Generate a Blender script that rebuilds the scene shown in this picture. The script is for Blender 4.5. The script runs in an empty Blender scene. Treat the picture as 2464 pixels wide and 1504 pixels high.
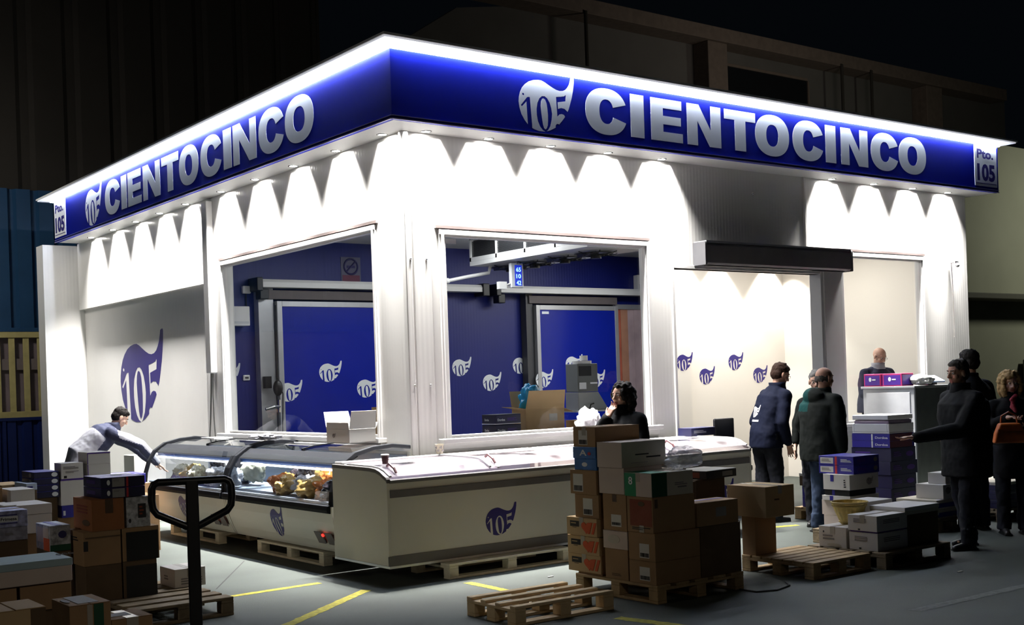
import bpy, bmesh, math, random
from mathutils import Vector, Matrix, Euler, noise
random.seed(105)
SC = bpy.context.scene
COL = SC.collection
PI = math.pi
V = Vector
# ------------------------------------------------------------------ camera
YAW, PIT, ROL = math.radians(52.861), math.radians(0.0235), math.radians(-1.906)
FPX, CX, CY, CAMH = 2912.5, 1232.0, 919.0, 1.75
_f = V((math.cos(PIT)*math.cos(YAW), math.cos(PIT)*math.sin(YAW), math.sin(PIT)))
_r0 = V((math.sin(YAW), -math.cos(YAW), 0)); _u0 = _r0.cross(_f)
_r = _r0*math.cos(ROL)+_u0*math.sin(ROL); _u = -_r0*math.sin(ROL)+_u0*math.cos(ROL)
CAM = V((0, 0, CAMH))
cd = bpy.data.cameras.new('camera'); cam = bpy.data.objects.new('camera', cd); COL.objects.link(cam)
cd.sensor_fit = 'HORIZONTAL'; cd.sensor_width = 36; cd.lens = FPX/2464*36; cd.shift_y = (CY-752)/2464
cd.clip_end = 300
cam.matrix_world = Matrix(((_r.x, _u.x, -_f.x, 0), (_r.y, _u.y, -_f.y, 0), (_r.z, _u.z, -_f.z, CAMH), (0, 0, 0, 1)))
SC.camera = cam
SC.view_settings.view_transform = 'Standard'; SC.view_settings.look = 'None'
SC.view_settings.gamma = 1; SC.view_settings.use_curve_mapping = False
SC.view_settings.exposure = 0.0
SC.cycles.use_denoising = True
SC.cycles.max_bounces = 8; SC.cycles.transparent_max_bounces = 16
SC.cycles.sample_clamp_indirect = 6
# ------------------------------------------------------------------ night sky
W = bpy.data.worlds.new('night'); SC.world = W; W.use_nodes = True
W.node_tree.nodes['Background'].inputs[0].default_value = (0.10, 0.14, 0.2, 1)
W.node_tree.nodes['Background'].inputs[1].default_value = 0.012
def light(name, kind, loc, energy, color=(1, 1, 1), target=None, parent=None, **k):
    l = bpy.data.lights.new(name, kind); l.energy = energy; l.color = color
    for a, b in k.items(): setattr(l, a, b)
    o = bpy.data.objects.new(name, l); COL.objects.link(o); o.location = loc
    if target is not None: o.rotation_euler = (V(target)-V(loc)).to_track_quat('-Z', 'Y').to_euler()
    if parent: o.parent = parent
    return o
# unseen hall lights; the last two are added to brighten gate and facade
light('unseen_hall_light', 'AREA', (-6, 8, 5.0), 7.5, (1, .92, .78), (5.2, 9, .2), shape='DISK', size=.8, spread=math.radians(58))
light('unseen_hall_light', 'AREA', (2.0, -5, 5.0), 7, (1, .90, .74), (2.6, 6.8, .3), shape='DISK', size=.8, spread=math.radians(56))
light('unseen_hall_light', 'AREA', (31, 12.5, 6.0), 130, (.95, 1, .8), (30.5, 17, 4), shape='DISK', size=1.0)
light('unseen_hall_light', 'AREA', (3, 20, 5.5), 80, (1, .96, .88), (6, 24, 2.8), shape='DISK', size=.8)  # added to brighten the cream gate, no lamp known there
light('unseen_hall_light', 'AREA', (26, 17, 8.5), 60, (1, .9, .78), (27, 24, 11), shape='DISK', size=2.0)  # added fill so the dim facade shows, not a real fitting
# cold-room ceiling lights and the shop lights behind the door
light('cold_room_light', 'AREA', (9.2, 12.7, 3.78), 110, (.95, .98, 1), (9.2, 12.7, 0), shape='RECTANGLE', size=3.6, size_y=1.2)
light('cold_room_light', 'AREA', (12.6, 12.9, 3.78), 75, (.95, .98, 1), (12.6, 12.9, 0), shape='RECTANGLE', size=1.6, size_y=1.0)
for x in (13.75, 14.55, 15.75):
    light('shop_spotlight', 'SPOT', (x, 13.38, 3.72), 260, (1, .95, .88), (x, 13.42, 0), spot_size=1.5, spot_blend=.35, shadow_soft_size=.05)
light('shop_light', 'AREA', (14.2, 11.9, 3.75), 80, (1, .94, .86), (14.2, 11.9, 0), shape='RECTANGLE', size=2.4, size_y=1.2)
# ------------------------------------------------------------------ helpers
def ray(px, py): return _f+_r*((px-CX)/FPX)-_u*((py-CY)/FPX)
def onz(px, py, z=0): d = ray(px, py); return CAM+d*((z-CAMH)/d.z)
def onx(px, py, x): d = ray(px, py); return CAM+d*(x/d.x)
def ony(px, py, y): d = ray(px, py); return CAM+d*(y/d.y)
_M = {}
def mat(name, col, rough=.6, metal=0., var=.06, scale=6., emit=None, es=0., bump=0., bscale=40., spec=.5, coat=0.):
    if name in _M: return _M[name]
    m = bpy.data.materials.new(name); m.use_nodes = True; nt = m.node_tree; n = nt.nodes; b = n['Principled BSDF']
    b.inputs['Roughness'].default_value = rough; b.inputs['Metallic'].default_value = metal
    b.inputs['Specular IOR Level'].default_value = spec; b.inputs['Coat Weight'].default_value = coat
    c = (*col, 1)
    tc = n.new('ShaderNodeTexCoord')
    if var > 0:
        no = n.new('ShaderNodeTexNoise'); no.inputs['Scale'].default_value = scale; no.inputs['Detail'].default_value = 5
        rp = n.new('ShaderNodeValToRGB')
        rp.color_ramp.elements[0].position = .3; rp.color_ramp.elements[1].position = .7
        rp.color_ramp.elements[0].color = tuple(v*(1-var) for v in col)+(1,)
        rp.color_ramp.elements[1].color = tuple(min(1, v*(1+var)) for v in col)+(1,)
        nt.links.new(tc.outputs['Object'], no.inputs['Vector']); nt.links.new(no.outputs['Fac'], rp.inputs['Fac'])
        nt.links.new(rp.outputs['Color'], b.inputs['Base Color'])
    else: b.inputs['Base Color'].default_value = c
    if bump > 0:
        n2 = n.new('ShaderNodeTexNoise'); n2.inputs['Scale'].default_value = bscale; n2.inputs['Detail'].default_value = 4
        bp = n.new('ShaderNodeBump'); bp.inputs['Strength'].default_value = bump; bp.inputs['Distance'].default_value = .02
        nt.links.new(tc.outputs['Object'], n2.inputs['Vector']); nt.links.new(n2.outputs['Fac'], bp.inputs['Height'])
        nt.links.new(bp.outputs['Normal'], b.inputs['Normal'])
    if emit: b.inputs['Emission Color'].default_value = (*emit, 1); b.inputs['Emission Strength'].default_value = es
    _M[name] = m; return m
def glass_mat(name, tint=(1, 1, 1), refl=1.0, rough=0.0):
    m = bpy.data.materials.new(name); m.use_nodes = True; nt = m.node_tree; n = nt.nodes; n.remove(n['Principled BSDF'])
    t = n.new('ShaderNodeBsdfTransparent'); t.inputs[0].default_value = (*tint, 1)
    g = n.new('ShaderNodeBsdfGlossy'); g.inputs['Roughness'].default_value = rough
    fr = n.new('ShaderNodeFresnel'); fr.inputs[0].default_value = 1.45
    mu = n.new('ShaderNodeMath'); mu.operation = 'MULTIPLY'; mu.inputs[1].default_value = refl
    mx = n.new('ShaderNodeMixShader')
    ge = n.new('ShaderNodeNewGeometry'); iv = n.new('ShaderNodeMath'); iv.operation = 'SUBTRACT'; iv.inputs[0].default_value = 1
    m2 = n.new('ShaderNodeMath'); m2.operation = 'MULTIPLY'
    nt.links.new(ge.outputs['Backfacing'], iv.inputs[1]); nt.links.new(fr.outputs[0], mu.inputs[0])
    nt.links.new(mu.outputs[0], m2.inputs[0]); nt.links.new(iv.outputs[0], m2.inputs[1]); nt.links.new(m2.outputs[0], mx.inputs[0])
    nt.links.new(t.outputs[0], mx.inputs[1]); nt.links.new(g.outputs[0], mx.inputs[2]); nt.links.new(mx.outputs[0], n['Material Output'].inputs[0])
    return m
def tag(o, label=None, cat=None, group=None, kind=None):
    if label: o['label'] = label
    if cat: o['category'] = cat
    if group: o['group'] = group
    if kind: o['kind'] = kind
    return o
def empty(name, loc, rz=0, label=None, cat=None, group=None):
    o = bpy.data.objects.new(name, None); COL.objects.link(o); o.location = loc; o.rotation_euler = (0, 0, rz)
    o.empty_display_size = .1
    return tag(o, label, cat, group)
class MB:
    def __init__(s): s.v = []; s.f = []; s.m = []
    def add(s, vs, fs, mi=0):
        b = len(s.v); s.v += [tuple(p) for p in vs]; s.f += [tuple(b+i for i in f) for f in fs]; s.m += [mi]*len(fs); return s
    def box(s, x0, x1, y0, y1, z0, z1, mi=0):
        if x0 > x1: x0, x1 = x1, x0
        if y0 > y1: y0, y1 = y1, y0
        if z0 > z1: z0, z1 = z1, z0
        return s.add([(x0, y0, z0), (x1, y0, z0), (x1, y1, z0), (x0, y1, z0), (x0, y0, z1), (x1, y0, z1), (x1, y1, z1), (x0, y1, z1)],
                     [(0, 3, 2, 1), (4, 5, 6, 7), (0, 1, 5, 4), (1, 2, 6, 5), (2, 3, 7, 6), (3, 0, 4, 7)], mi)
    def prism(s, poly, o, u, w, n, t, mi=0):
        # poly of (a,b) extruded: point = o + u*a + w*b, thickness t along n
        o, u, w, n = V(o), V(u), V(w), V(n); k = len(poly)
        vs = [o+u*a+w*b for a, b in poly]+[o+u*a+w*b+n*t for a, b in poly]
        fs = [tuple(range(k))[::-1], tuple(range(k, 2*k))]+[(i, (i+1) % k, k+(i+1) % k, k+i) for i in range(k)]
        return s.add(vs, fs, mi)
    def rings(s, rings, mi=0, cap=True, closed=True):
        k = len(rings[0]); vs = [p for r in rings for p in r]; fs = []
        for i in range(len(rings)-1):
            for j in range(k if closed else k-1):
                a = i*k+j; b = i*k+(j+1) % k; fs.append((a, b, b+k, a+k))
        if cap and closed: fs += [tuple(range(k))[::-1], tuple(range((len(rings)-1)*k, len(rings)*k))]
        return s.add(vs, fs, mi)
    def tube(s, pts, r, n=8, mi=0, closed=False):
        pts = [V(p) for p in pts]; R = []; prev = None; N = len(pts)
        for i, p in enumerate(pts):
            if closed: t = pts[(i+1) % N]-pts[i-1]
            else: t = pts[min(i+1, N-1)]-pts[max(i-1, 0)]
            t.normalize()
            a = prev if prev is not None else (V((0, 0, 1)) if abs(t.z) < .9 else V((1, 0, 0)))
            x = (a-t*a.dot(t)).normalized(); prev = x; y = t.cross(x)
            rr = r[i] if isinstance(r, (list, tuple)) else r
            R.append([p+x*(math.cos(q)*rr)+y*(math.sin(q)*rr) for q in (2*PI*j/n for j in range(n))])
        if closed: R.append(R[0])
        return s.rings(R, mi, cap=not closed)
    def cyl(s, c, r, h, n=24, mi=0, r2=None, axis='z'):
        r2 = r if r2 is None else r2; c = V(c)
        ax = {'z': (V((1, 0, 0)), V((0, 1, 0)), V((0, 0, 1))), 'y': (V((0, 0, 1)), V((1, 0, 0)), V((0, 1, 0))), 'x': (V((0, 1, 0)), V((0, 0, 1)), V((1, 0, 0)))}[axis]
        R = [[c+ax[2]*hh+(ax[0]*math.cos(2*PI*j/n)+ax[1]*math.sin(2*PI*j/n))*rr for j in range(n)] for hh, rr in ((0, r), (h, r2))]
        return s.rings(R, mi)
    def sphere(s, c, r, nu=16, nv=10, mi=0, rot=None):
        c = V(c); r = V((r, r, r)) if not hasattr(r, '__len__') else V(r); R = []
        for i in range(nv+1):
            th = PI*i/nv; z = math.cos(th); q = max(math.sin(th), .02)
            ring = []
            for j in range(nu):
                p = V((q*math.cos(2*PI*j/nu)*r.x, q*math.sin(2*PI*j/nu)*r.y, z*r.z))
                if rot: p = rot @ p
                ring.append(c+p)
            R.append(ring[::-1])
        return s.rings(R, mi)
    def cap(s, p0, r0, p1, r1, n=14, mi=0, side=None, flat=1.0):
        # tapered capsule, optionally flattened across 'side'
        p0, p1 = V(p0), V(p1); t = (p1-p0); L = t.length; t = t.normalized() if L > 1e-6 else V((0, 0, 1))
        a = V(side) if side is not None else (V((0, 0, 1)) if abs(t.z) < .9 else V((1, 0, 0)))
        x = (a-t*a.dot(t)).normalized(); y = t.cross(x); R = []
        for k in range(5): q = PI/2*(1-k/5); R.append((p0-t*(math.sin(q)*r0), math.cos(q)*r0+1e-4))
        for k in range(5): w = k/4; R.append((p0.lerp(p1, w), r0+(r1-r0)*w))
        for k in range(1, 6): q = PI/2*k/5; R.append((p1+t*(math.sin(q)*r1), math.cos(q)*r1+1e-4))
        return s.rings([[c+x*(math.cos(2*PI*j/n)*r)+y*(math.sin(2*PI*j/n)*r*flat) for j in range(n)] for c, r in R], mi)
    def build(s, name, mats, parent=None, bevel=0, smooth=False, seg=2, loc=None):
        me = bpy.data.meshes.new(name); me.from_pydata(s.v, [], s.f)
        mats = mats if isinstance(mats, (list, tuple)) else [mats]
        for m in mats: me.materials.append(m)
        if len(mats) > 1: me.polygons.foreach_set('material_index', s.m)
        me.update(); bm = bmesh.new(); bm.from_mesh(me); bmesh.ops.recalc_face_normals(bm, faces=bm.faces); bm.to_mesh(me); bm.free()
        if smooth: me.polygons.foreach_set('use_smooth', [True]*len(me.polygons))
        o = bpy.data.objects.new(name, me); COL.objects.link(o)
        if parent: o.parent = parent
        if loc is not None: o.location = loc
        if bevel:
            b = o.modifiers.new('bevel', 'BEVEL'); b.width = bevel; b.segments = seg; b.limit_method = 'ANGLE'; b.angle_limit = .6
        return o
def struct(name, mb, m, **k): return tag(mb.build(name, m, **k), kind='structure')
def copy_tree(o, parent=None):
    c = o.copy(); COL.objects.link(c)
    if parent: c.parent = parent
    for ch in list(o.children): copy_tree(ch, c)
    return c
_T = {}
def text_polys(body, bold=0.0):
    """verts, faces of a text laid in x,y; cap height 1"""
    key = (body, bold)
    if key in _T: return _T[key]
    c = bpy.data.curves.new('t', 'FONT'); c.body = body; c.offset = bold; c.resolution_u = 3; c.size = 1.37
    o = bpy.data.objects.new('t', c); COL.objects.link(o)
    bpy.context.view_layer.update()
    me = bpy.data.meshes.new_from_object(o.evaluated_get(bpy.context.evaluated_depsgraph_get()))
    vs = [tuple(v.co) for v in me.vertices]; fs = [tuple(p.vertices) for p in me.polygons]
    bpy.data.objects.remove(o); bpy.data.curves.remove(c); bpy.data.meshes.remove(me)
    x0 = min(v[0] for v in vs); x1 = max(v[0] for v in vs); y0 = min(v[1] for v in vs); y1 = max(v[1] for v in vs)
    vs = [((v[0]-x0)/(x1-x0), (v[1]-y0)/(y1-y0)) for v in vs]
    _T[key] = (vs, fs); return _T[key]
def add_text(mb, body, o, u, w, width, height, bold=.02, mi=0):
    vs, fs = text_polys(body, bold); o, u, w = V(o), V(u), V(w)
    mb.add([o+u*(a*width)+w*(b*height) for a, b in vs], fs, mi)
# ------------------------------------------------------------------ materials
def panel_mat(name, col, rough=.22, rib=True):
    m = mat(name, col, rough, var=.015, scale=1.5, spec=.5); nt = m.node_tree; n = nt.nodes; b = n['Principled BSDF']
    if rib:
        tc = n.new('ShaderNodeTexCoord'); sx = n.new('ShaderNodeSeparateXYZ'); ad = n.new('ShaderNodeMath'); ad.operation = 'ADD'
        mu = n.new('ShaderNodeMath'); mu.operation = 'MULTIPLY'; mu.inputs[1].default_value = 2*PI/.055
        si = n.new('ShaderNodeMath'); si.operation = 'SINE'
        pm = n.new('ShaderNodeMath'); pm.operation = 'MODULO'; pm.inputs[1].default_value = 1.1
        cp = n.new('ShaderNodeMath'); cp.operation = 'LESS_THAN'; cp.inputs[1].default_value = .01
        mm = n.new('ShaderNodeMath'); mm.operation = 'MULTIPLY'; mm.inputs[1].default_value = -4
        a2 = n.new('ShaderNodeMath'); a2.operation = 'ADD'
        bp = n.new('ShaderNodeBump'); bp.inputs['Strength'].default_value = .25; bp.inputs['Distance'].default_value = .0012
        L = nt.links.new
        L(tc.outputs['Object'], sx.inputs[0]); L(sx.outputs[0], ad.inputs[0]); L(sx.outputs[1], ad.inputs[1])
        L(ad.outputs[0], mu.inputs[0]); L(mu.outputs[0], si.inputs[0]); L(ad.outputs[0], pm.inputs[0]); L(pm.outputs[0], cp.inputs[0])
        L(cp.outputs[0], mm.inputs[0]); L(si.outputs[0], a2.inputs[0]); L(mm.outputs[0], a2.inputs[1]); L(a2.outputs[0], bp.inputs['Height'])
        L(bp.outputs['Normal'], b.inputs['Normal'])
    return m
M_WALL = panel_mat('white_panel', (.78, .77, .75))
M_SOFF = mat('white_soffit', (.85, .85, .84), .35, var=.01)
M_INW = mat('white_inner_panel', (.74, .70, .64), .4, var=.02, scale=1)
M_FRAME = mat('white_aluminium', (.8, .79, .78), .25, var=.02)
M_STRIP = mat('brown_grey_strip', (.22, .18, .17), .5)
M_BLUE = mat('blue_fascia', (.0004, .0045, .20), .6, var=.02, scale=2, spec=.05)
M_BLUEW = panel_mat('blue_wall_panel', (.002, .009, .16), .45)
M_SILV = mat('silver_letters', (.86, .88, .93), .5, var=.02)
M_LED = mat('led_strip', (.9, .95, 1), .5, var=0, emit=(.78, .87, 1), es=120.0)
M_LEDE = mat('led_slab_edge', (.9, .95, 1), .5, var=0, emit=(.93, .93, 1), es=.4)
M_LAMP = mat('lamp_glass', (1, 1, 1), .4, var=0, emit=(1, .97, .92), es=90.0)
M_CHR = mat('chrome', (.7, .7, .7), .15, 1., var=0)
M_ALU = mat('brushed_silver', (.55, .56, .58), .35, .6, var=.05)
M_DGREY = mat('dark_grey_plastic', (.06, .06, .065), .45)
M_BLACK = mat('black_metal', (.008, .008, .009), .4)
M_RUB = mat('black_rubber', (.01, .01, .01), .7)
M_FRZ = mat('freezer_white', (.68, .65, .57), .45, var=.03, scale=2)
M_FRZG = mat('freezer_grey_band', (.14, .13, .125), .45)
M_FRZB = mat('freezer_dark_trim', (.007, .008, .011), .65, spec=.15)
M_LIN = mat('freezer_liner', (.30, .34, .40), .5)
M_LOGO = mat('logo_dark_blue', (.02, .012, .16), .45, var=.03)
M_LOGOW = mat('logo_white', (.78, .8, .82), .45, var=.02)
M_GLASS = glass_mat('window_glass', (.97, .98, .98), 1.0)
M_MILK = None
M_GLASSF = glass_mat('freezer_glass', (.93, .95, .97), 1.2, .01)
def milk():
    m = glass_mat('frosted_lid_glass', (.96, .95, .97), 1.1, .02); nt = m.node_tree; n = nt.nodes
    out = n['Material Output']; old = out.inputs[0].links[0].from_socket
    d = n.new('ShaderNodeBsdfDiffuse'); d.inputs[0].default_value = (.86, .80, .83, 1)
    no = n.new('ShaderNodeTexNoise'); no.inputs['Scale'].default_value = 3; tc = n.new('ShaderNodeTexCoord'); rp = n.new('ShaderNodeMapRange')
    rp.inputs[1].default_value = .35; rp.inputs[2].default_value = .7; rp.inputs[3].default_value = .0; rp.inputs[4].default_value = .32
    mx = n.new('ShaderNodeMixShader'); L = nt.links.new
    L(tc.outputs['Object'], no.inputs['Vector']); L(no.outputs['Fac'], rp.inputs[0]); L(rp.outputs[0], mx.inputs[0]); L(old, mx.inputs[1]); L(d.outputs[0], mx.inputs[2]); L(mx.outputs[0], out.inputs[0])
    return m
M_MILK = milk()
M_WOOD = mat('pallet_wood', (.42, .29, .15), .8, var=.22, scale=9, bump=.3)
M_WOODW = mat('whitewashed_pallet_wood', (.78, .72, .56), .8, var=.12, scale=9, bump=.3)
M_WOODD = mat('weathered_pallet_wood', (.20, .15, .09), .85, var=.25, scale=9, bump=.3)
M_CB = mat('cardboard', (.33, .20, .10), .85, var=.07, scale=4, bump=.1, bscale=60)
M_CBL = mat('light_cardboard', (.52, .36, .19), .85, var=.06, scale=4)
M_CBO = mat('orange_cardboard', (.30, .11, .035), .8, var=.07)
M_CBD = mat('dark_shaded_cardboard', (.12, .075, .04), .85, var=.1)  # cardboard tone darkened, shade on the dim stacks put into it
M_CBW = mat('white_cardboard', (.66, .63, .60), .75, var=.04, scale=3)
M_CBP = mat('pinkish_white_cardboard', (.60, .50, .44), .8, var=.05, scale=3)
M_CBG = mat('grey_cardboard', (.54, .50, .42), .8, var=.06)
M_CBB = mat('blue_cardboard', (.02, .016, .25), .5, var=.06)
M_CBN = mat('navy_cardboard', (.007, .007, .045), .5, var=.06)
M_BRB = mat('bright_blue_carton', (.03, .14, .42), .4, var=.25, scale=14)
M_PAT = mat('speckled_carton', (.42, .42, .44), .6, var=.5, scale=30)
M_FLOR = mat('leaf_print_carton', (.38, .40, .62), .6, var=.5, scale=22)
M_TAPE = mat('brown_tape', (.10, .06, .035), .25, var=.05)
M_TAPEC = mat('clear_tape', (.42, .38, .32), .15, var=.05)
M_PAPER = mat('paper_label', (.62, .60, .56), .7, var=.03)
M_PAPERG = mat('grey_paper_label', (.30, .29, .28), .7)
M_INK = mat('black_ink', (.02, .018, .02), .7, var=0)
M_INKG = mat('grey_ink', (.22, .20, .2), .7, var=0)
M_INKN = mat('navy_ink', (.03, .025, .12), .7, var=0)
M_RED = mat('red_print', (.45, .02, .03), .6)
M_RUST = mat('rust_red_print', (.22, .045, .02), .7)
M_ORNG = mat('orange_print', (.62, .10, .03), .7)
M_GREEN = mat('green_print', (.01, .22, .09), .6)
M_GRND = mat('dark_and_shaded_green', (.005, .07, .03), .6)  # dark print, and the shaded front of the green banded box
M_YEL = mat('yellow_road_paint', (.34, .30, .025), .8, var=.35, scale=25)
M_WPAINT = mat('worn_white_road_paint', (.13, .14, .13), .85, var=.3, scale=25)
M_PURP = mat('purple_carton', (.07, .02, .25), .45)
M_PINK = mat('magenta_print', (.5, .03, .15), .5)
M_FOAM = mat('white_foam', (.70, .70, .74), .7, var=.03)
def plastic(name, col, a=.5, rough=.2):
    m = bpy.data.materials.new(name); m.use_nodes = True; nt = m.node_tree; n = nt.nodes; b = n['Principled BSDF']
    b.inputs['Base Color'].default_value = (*col, 1); b.inputs['Roughness'].default_value = rough
    b.inputs['Alpha'].default_value = a
    tc = n.new('ShaderNodeTexCoord'); no = n.new('ShaderNodeTexNoise'); no.inputs['Scale'].default_value = 30
    bp = n.new('ShaderNodeBump'); bp.inputs['Strength'].default_value = .5; bp.inputs['Distance'].default_value = .01
    nt.links.new(tc.outputs['Object'], no.inputs['Vector']); nt.links.new(no.outputs['Fac'], bp.inputs['Height']); nt.links.new(bp.outputs['Normal'], b.inputs['Normal'])
    return m
# ------------------------------------------------------------------ shop logo (flag-tailed disc with 105)
LG = {
'blob': [(0.0, 0.375), (0.007, 0.436), (0.029, 0.507), (0.066, 0.572), (0.116, 0.623), (0.185, 0.668), (0.264, 0.695), (0.342, 0.708), (0.406, 0.709), (0.469, 0.69), (0.536, 0.66), (0.605, 0.631), (0.674, 0.608), (0.733, 0.6), (0.794, 0.608), (0.84, 0.63), (0.877, 0.666), (0.91, 0.713), (0.93, 0.77), (0.939, 0.801), (0.965, 0.812), (0.994, 0.811), (1.0, 0.791), (0.994, 0.715), (0.978, 0.627), (0.953, 0.53), (0.918, 0.432), (0.89, 0.359), (0.868, 0.324), (0.819, 0.246), (0.766, 0.186), (0.708, 0.129), (0.631, 0.071), (0.539, 0.027), (0.439, 0.001), (0.341, 0.0), (0.264, 0.015), (0.216, 0.033), (0.15, 0.072), (0.095, 0.127), (0.041, 0.205), (0.011, 0.293)],
'one': [(0.036, 0.326), (0.147, 0.445), (0.166, 0.452), (0.197, 0.454), (0.205, 0.337), (0.214, 0.201), (0.223, 0.08), (0.223, 0.023), (0.148, 0.068), (0.142, 0.216), (0.135, 0.386), (0.055, 0.311)],
'zo': [(0.31, 0.303), (0.328, 0.389), (0.365, 0.455), (0.411, 0.491), (0.46, 0.496), (0.504, 0.471), (0.546, 0.414), (0.572, 0.34), (0.584, 0.264), (0.573, 0.177), (0.547, 0.09), (0.499, 0.023), (0.459, 0.002), (0.411, 0.018), (0.363, 0.064), (0.327, 0.136), (0.311, 0.219)],
'zi': [(0.383, 0.357), (0.393, 0.42), (0.414, 0.456), (0.439, 0.463), (0.468, 0.447), (0.491, 0.4), (0.502, 0.324), (0.509, 0.24), (0.507, 0.155), (0.5, 0.093), (0.479, 0.048), (0.455, 0.034), (0.432, 0.051), (0.414, 0.099), (0.402, 0.175), (0.39, 0.266)],
'five': [(0.664, 0.509), (0.75, 0.522), (0.816, 0.536), (0.832, 0.551), (0.845, 0.553), (0.833, 0.466), (0.691, 0.438), (0.694, 0.345), (0.753, 0.363), (0.814, 0.358), (0.863, 0.325), (0.911, 0.26), (0.909, 0.213), (0.819, 0.246), (0.8, 0.271), (0.76, 0.279), (0.719, 0.27), (0.678, 0.235)],
'bit': [(0.641, 0.084), (0.642, 0.107), (0.663, 0.131), (0.698, 0.132), (0.723, 0.115), (0.71, 0.068), (0.66, 0.055)],
'dot': [(0.064, 0.48), (0.072, 0.497), (0.086, 0.498), (0.1, 0.486), (0.095, 0.469), (0.08, 0.467)]}
def _proto():
    """disc with the digits really cut out; unit width, thickness along z"""
    def pr(key, h0, h1):
        mb = MB(); mb.prism(LG[key], (0, 0, h0), (1, 0, 0), (0, 1, 0), (0, 0, 1), h1-h0); o = mb.build('tmp', []); return o
    base = pr('blob', 0, 1); tmp = []
    for key in ('one', 'zo', 'five', 'bit', 'dot'):
        c = pr(key, -1, 2); tmp.append(c); m = base.modifiers.new('b', 'BOOLEAN'); m.operation = 'DIFFERENCE'; m.solver = 'EXACT'; m.object = c
    bpy.context.view_layer.update()
    me = bpy.data.meshes.new_from_object(base.evaluated_get(bpy.context.evaluated_depsgraph_get()))
    for o in tmp+[base]: d = o.data; bpy.data.objects.remove(o); bpy.data.meshes.remove(d)
    vs = [tuple(v.co) for v in me.vertices]; fs = [tuple(p.vertices) for p in me.polygons]; bpy.data.meshes.remove(me)
    z = MB(); z.v = vs; z.f = fs; z.m = [0]*len(fs); z.prism(LG['zi'], (0, 0, 0), (1, 0, 0), (0, 1, 0), (0, 0, 1), 1)
    return z.v, z.f
LOGO_V, LOGO_F = _proto()
LOGO_TOP = [f for f in LOGO_F if all(LOGO_V[i][2] > .5 for i in f)]
def logo(o, u, n, width, m_blob, m_dig=None, parent=None, name='logo', t=.0008, hs=1.0):
    """o = lower left corner, u = reading direction, n = outward normal"""
    o = V(o); u = V(u); n = V(n); mb = MB()
    mb.add([o+u*(x*width)+V((0, 0, y*width*hs))+n*(z*t) for x, y, z in LOGO_V], LOGO_F)
    return mb.build(name, m_blob, parent)
# heavy grotesque letters, unit box w x 1
def ringpoly(mb, rx, ry, tx, ty, cut, o, u, w, n, t, W, mi=0):
    N = 48; cx = W/2; pts = []
    a0, a1 = (cut, 2*PI-cut) if cut else (0, 2*PI)
    out = []; inn = []
    def se(a, A, B):
        c, s = math.cos(a), math.sin(a); e = 2/2.25
        return (cx+A*math.copysign(abs(c)**e, c), .5+B*math.copysign(abs(s)**e, s))
    for i in range(N+1):
        a = a0+(a1-a0)*i/N
        out.append(se(a, rx, ry)); inn.append(se(a, rx-tx, ry-ty))
    k = len(out); o = V(o)
    P = lambda q, h: o+V(u)*q[0]+V(w)*q[1]+V(n)*h
    for i in range(k-1):
        a, b, c, d = out[i], out[i+1], inn[i+1], inn[i]
        mb.add([P(a, 0), P(b, 0), P(c, 0), P(d, 0), P(a, t), P(b, t), P(c, t), P(d, t)],
               [(3, 2, 1, 0), (4, 5, 6, 7), (0, 1, 5, 4), (2, 3, 7, 6)]+([(3, 0, 4, 7)] if i == 0 and cut else [])+([(1, 2, 6, 5)] if i == k-2 and cut else []), mi)
def letter(ch, o, u, n, width, height, m, parent, t=.002):
    mb = MB(); w = V((0, 0, 1))*height; W = width/height; uu = V(u)*height; s = .30
    if ch == 'I': P = [[(0, 0), (W, 0), (W, 1), (0, 1)]]
    elif ch == 'E': P = [[(0, 0), (W, 0), (W, .22), (.40, .22), (.40, .4), (W*.95, .4), (W*.95, .6), (.40, .6), (.40, .78), (W*.98, .78), (W*.98, 1), (0, 1)]]
    elif ch == 'T': P = [[(W/2-.20, 0), (W/2+.20, 0), (W/2+.20, .76), (W, .76), (W, 1), (0, 1), (0, .76), (W/2-.20, .76)]]
    elif ch == 'N': P = [[(0, 0), (.36, 0), (.36, .60), (W-.41, 0), (W, 0), (W, 1), (W-.36, 1), (W-.36, .40), (.41, 1), (0, 1)]]
    else: P = []
    for p in P: mb.prism(p, o, uu, w, V(n), t)
    if ch == 'O': ringpoly(mb, W/2, .53, .42, .25, 0, o, uu, w, n, t, W)
    if ch == 'C': ringpoly(mb, W/2, .53, .42, .25, .36, o, uu, w, n, t, W)
    return mb.build('letter', m, parent)
# ================================================================== GROUND AND HALL
def floor_mat():
    m = mat('asphalt', (.050, .060, .052), .75, var=.18, scale=1.3, bump=.25, bscale=120); return m
mb = MB(); mb.box(-30, 60, -12, 60, -.2, 0); struct('floor', mb, floor_mat())
M_JOINT = mat('joint_filler', (.03, .03, .03), .9)
def stripe(name, a, b, w, m, z=.002):
    a = V((a[0], a[1], 0)); b = V((b[0], b[1], 0)); t = (b-a).normalized(); s = V((-t.y, t.x, 0))*w/2
    N = 24; L = []; R = []
    for i in range(N+1):
        p = a.lerp(b, i/N); j = random.uniform(-.12, .12)*w
        L.append(p+s*(1+random.uniform(-.15, .12))+V((0, 0, z))); R.append(p-s*(1+random.uniform(-.15, .12))+V((0, 0, z)))
    mb = MB(); mb.add(L+R, [(i, i+1, N+2+i, N+1+i) for i in range(N)])
    mb.add([(p.x, p.y, 0) for p in L+R], [])
    return struct(name, mb, m)
def gp(px, py): p = onz(px, py, 0); return (p.x, p.y)
stripe('trim_1', gp(545, 1437), gp(770, 1403), .09, M_YEL)
stripe('trim_2', gp(680, 1510), gp(882, 1420), .10, M_YEL)
stripe('trim_3', gp(1125, 1402), gp(1215, 1421), .09, M_YEL)
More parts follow.
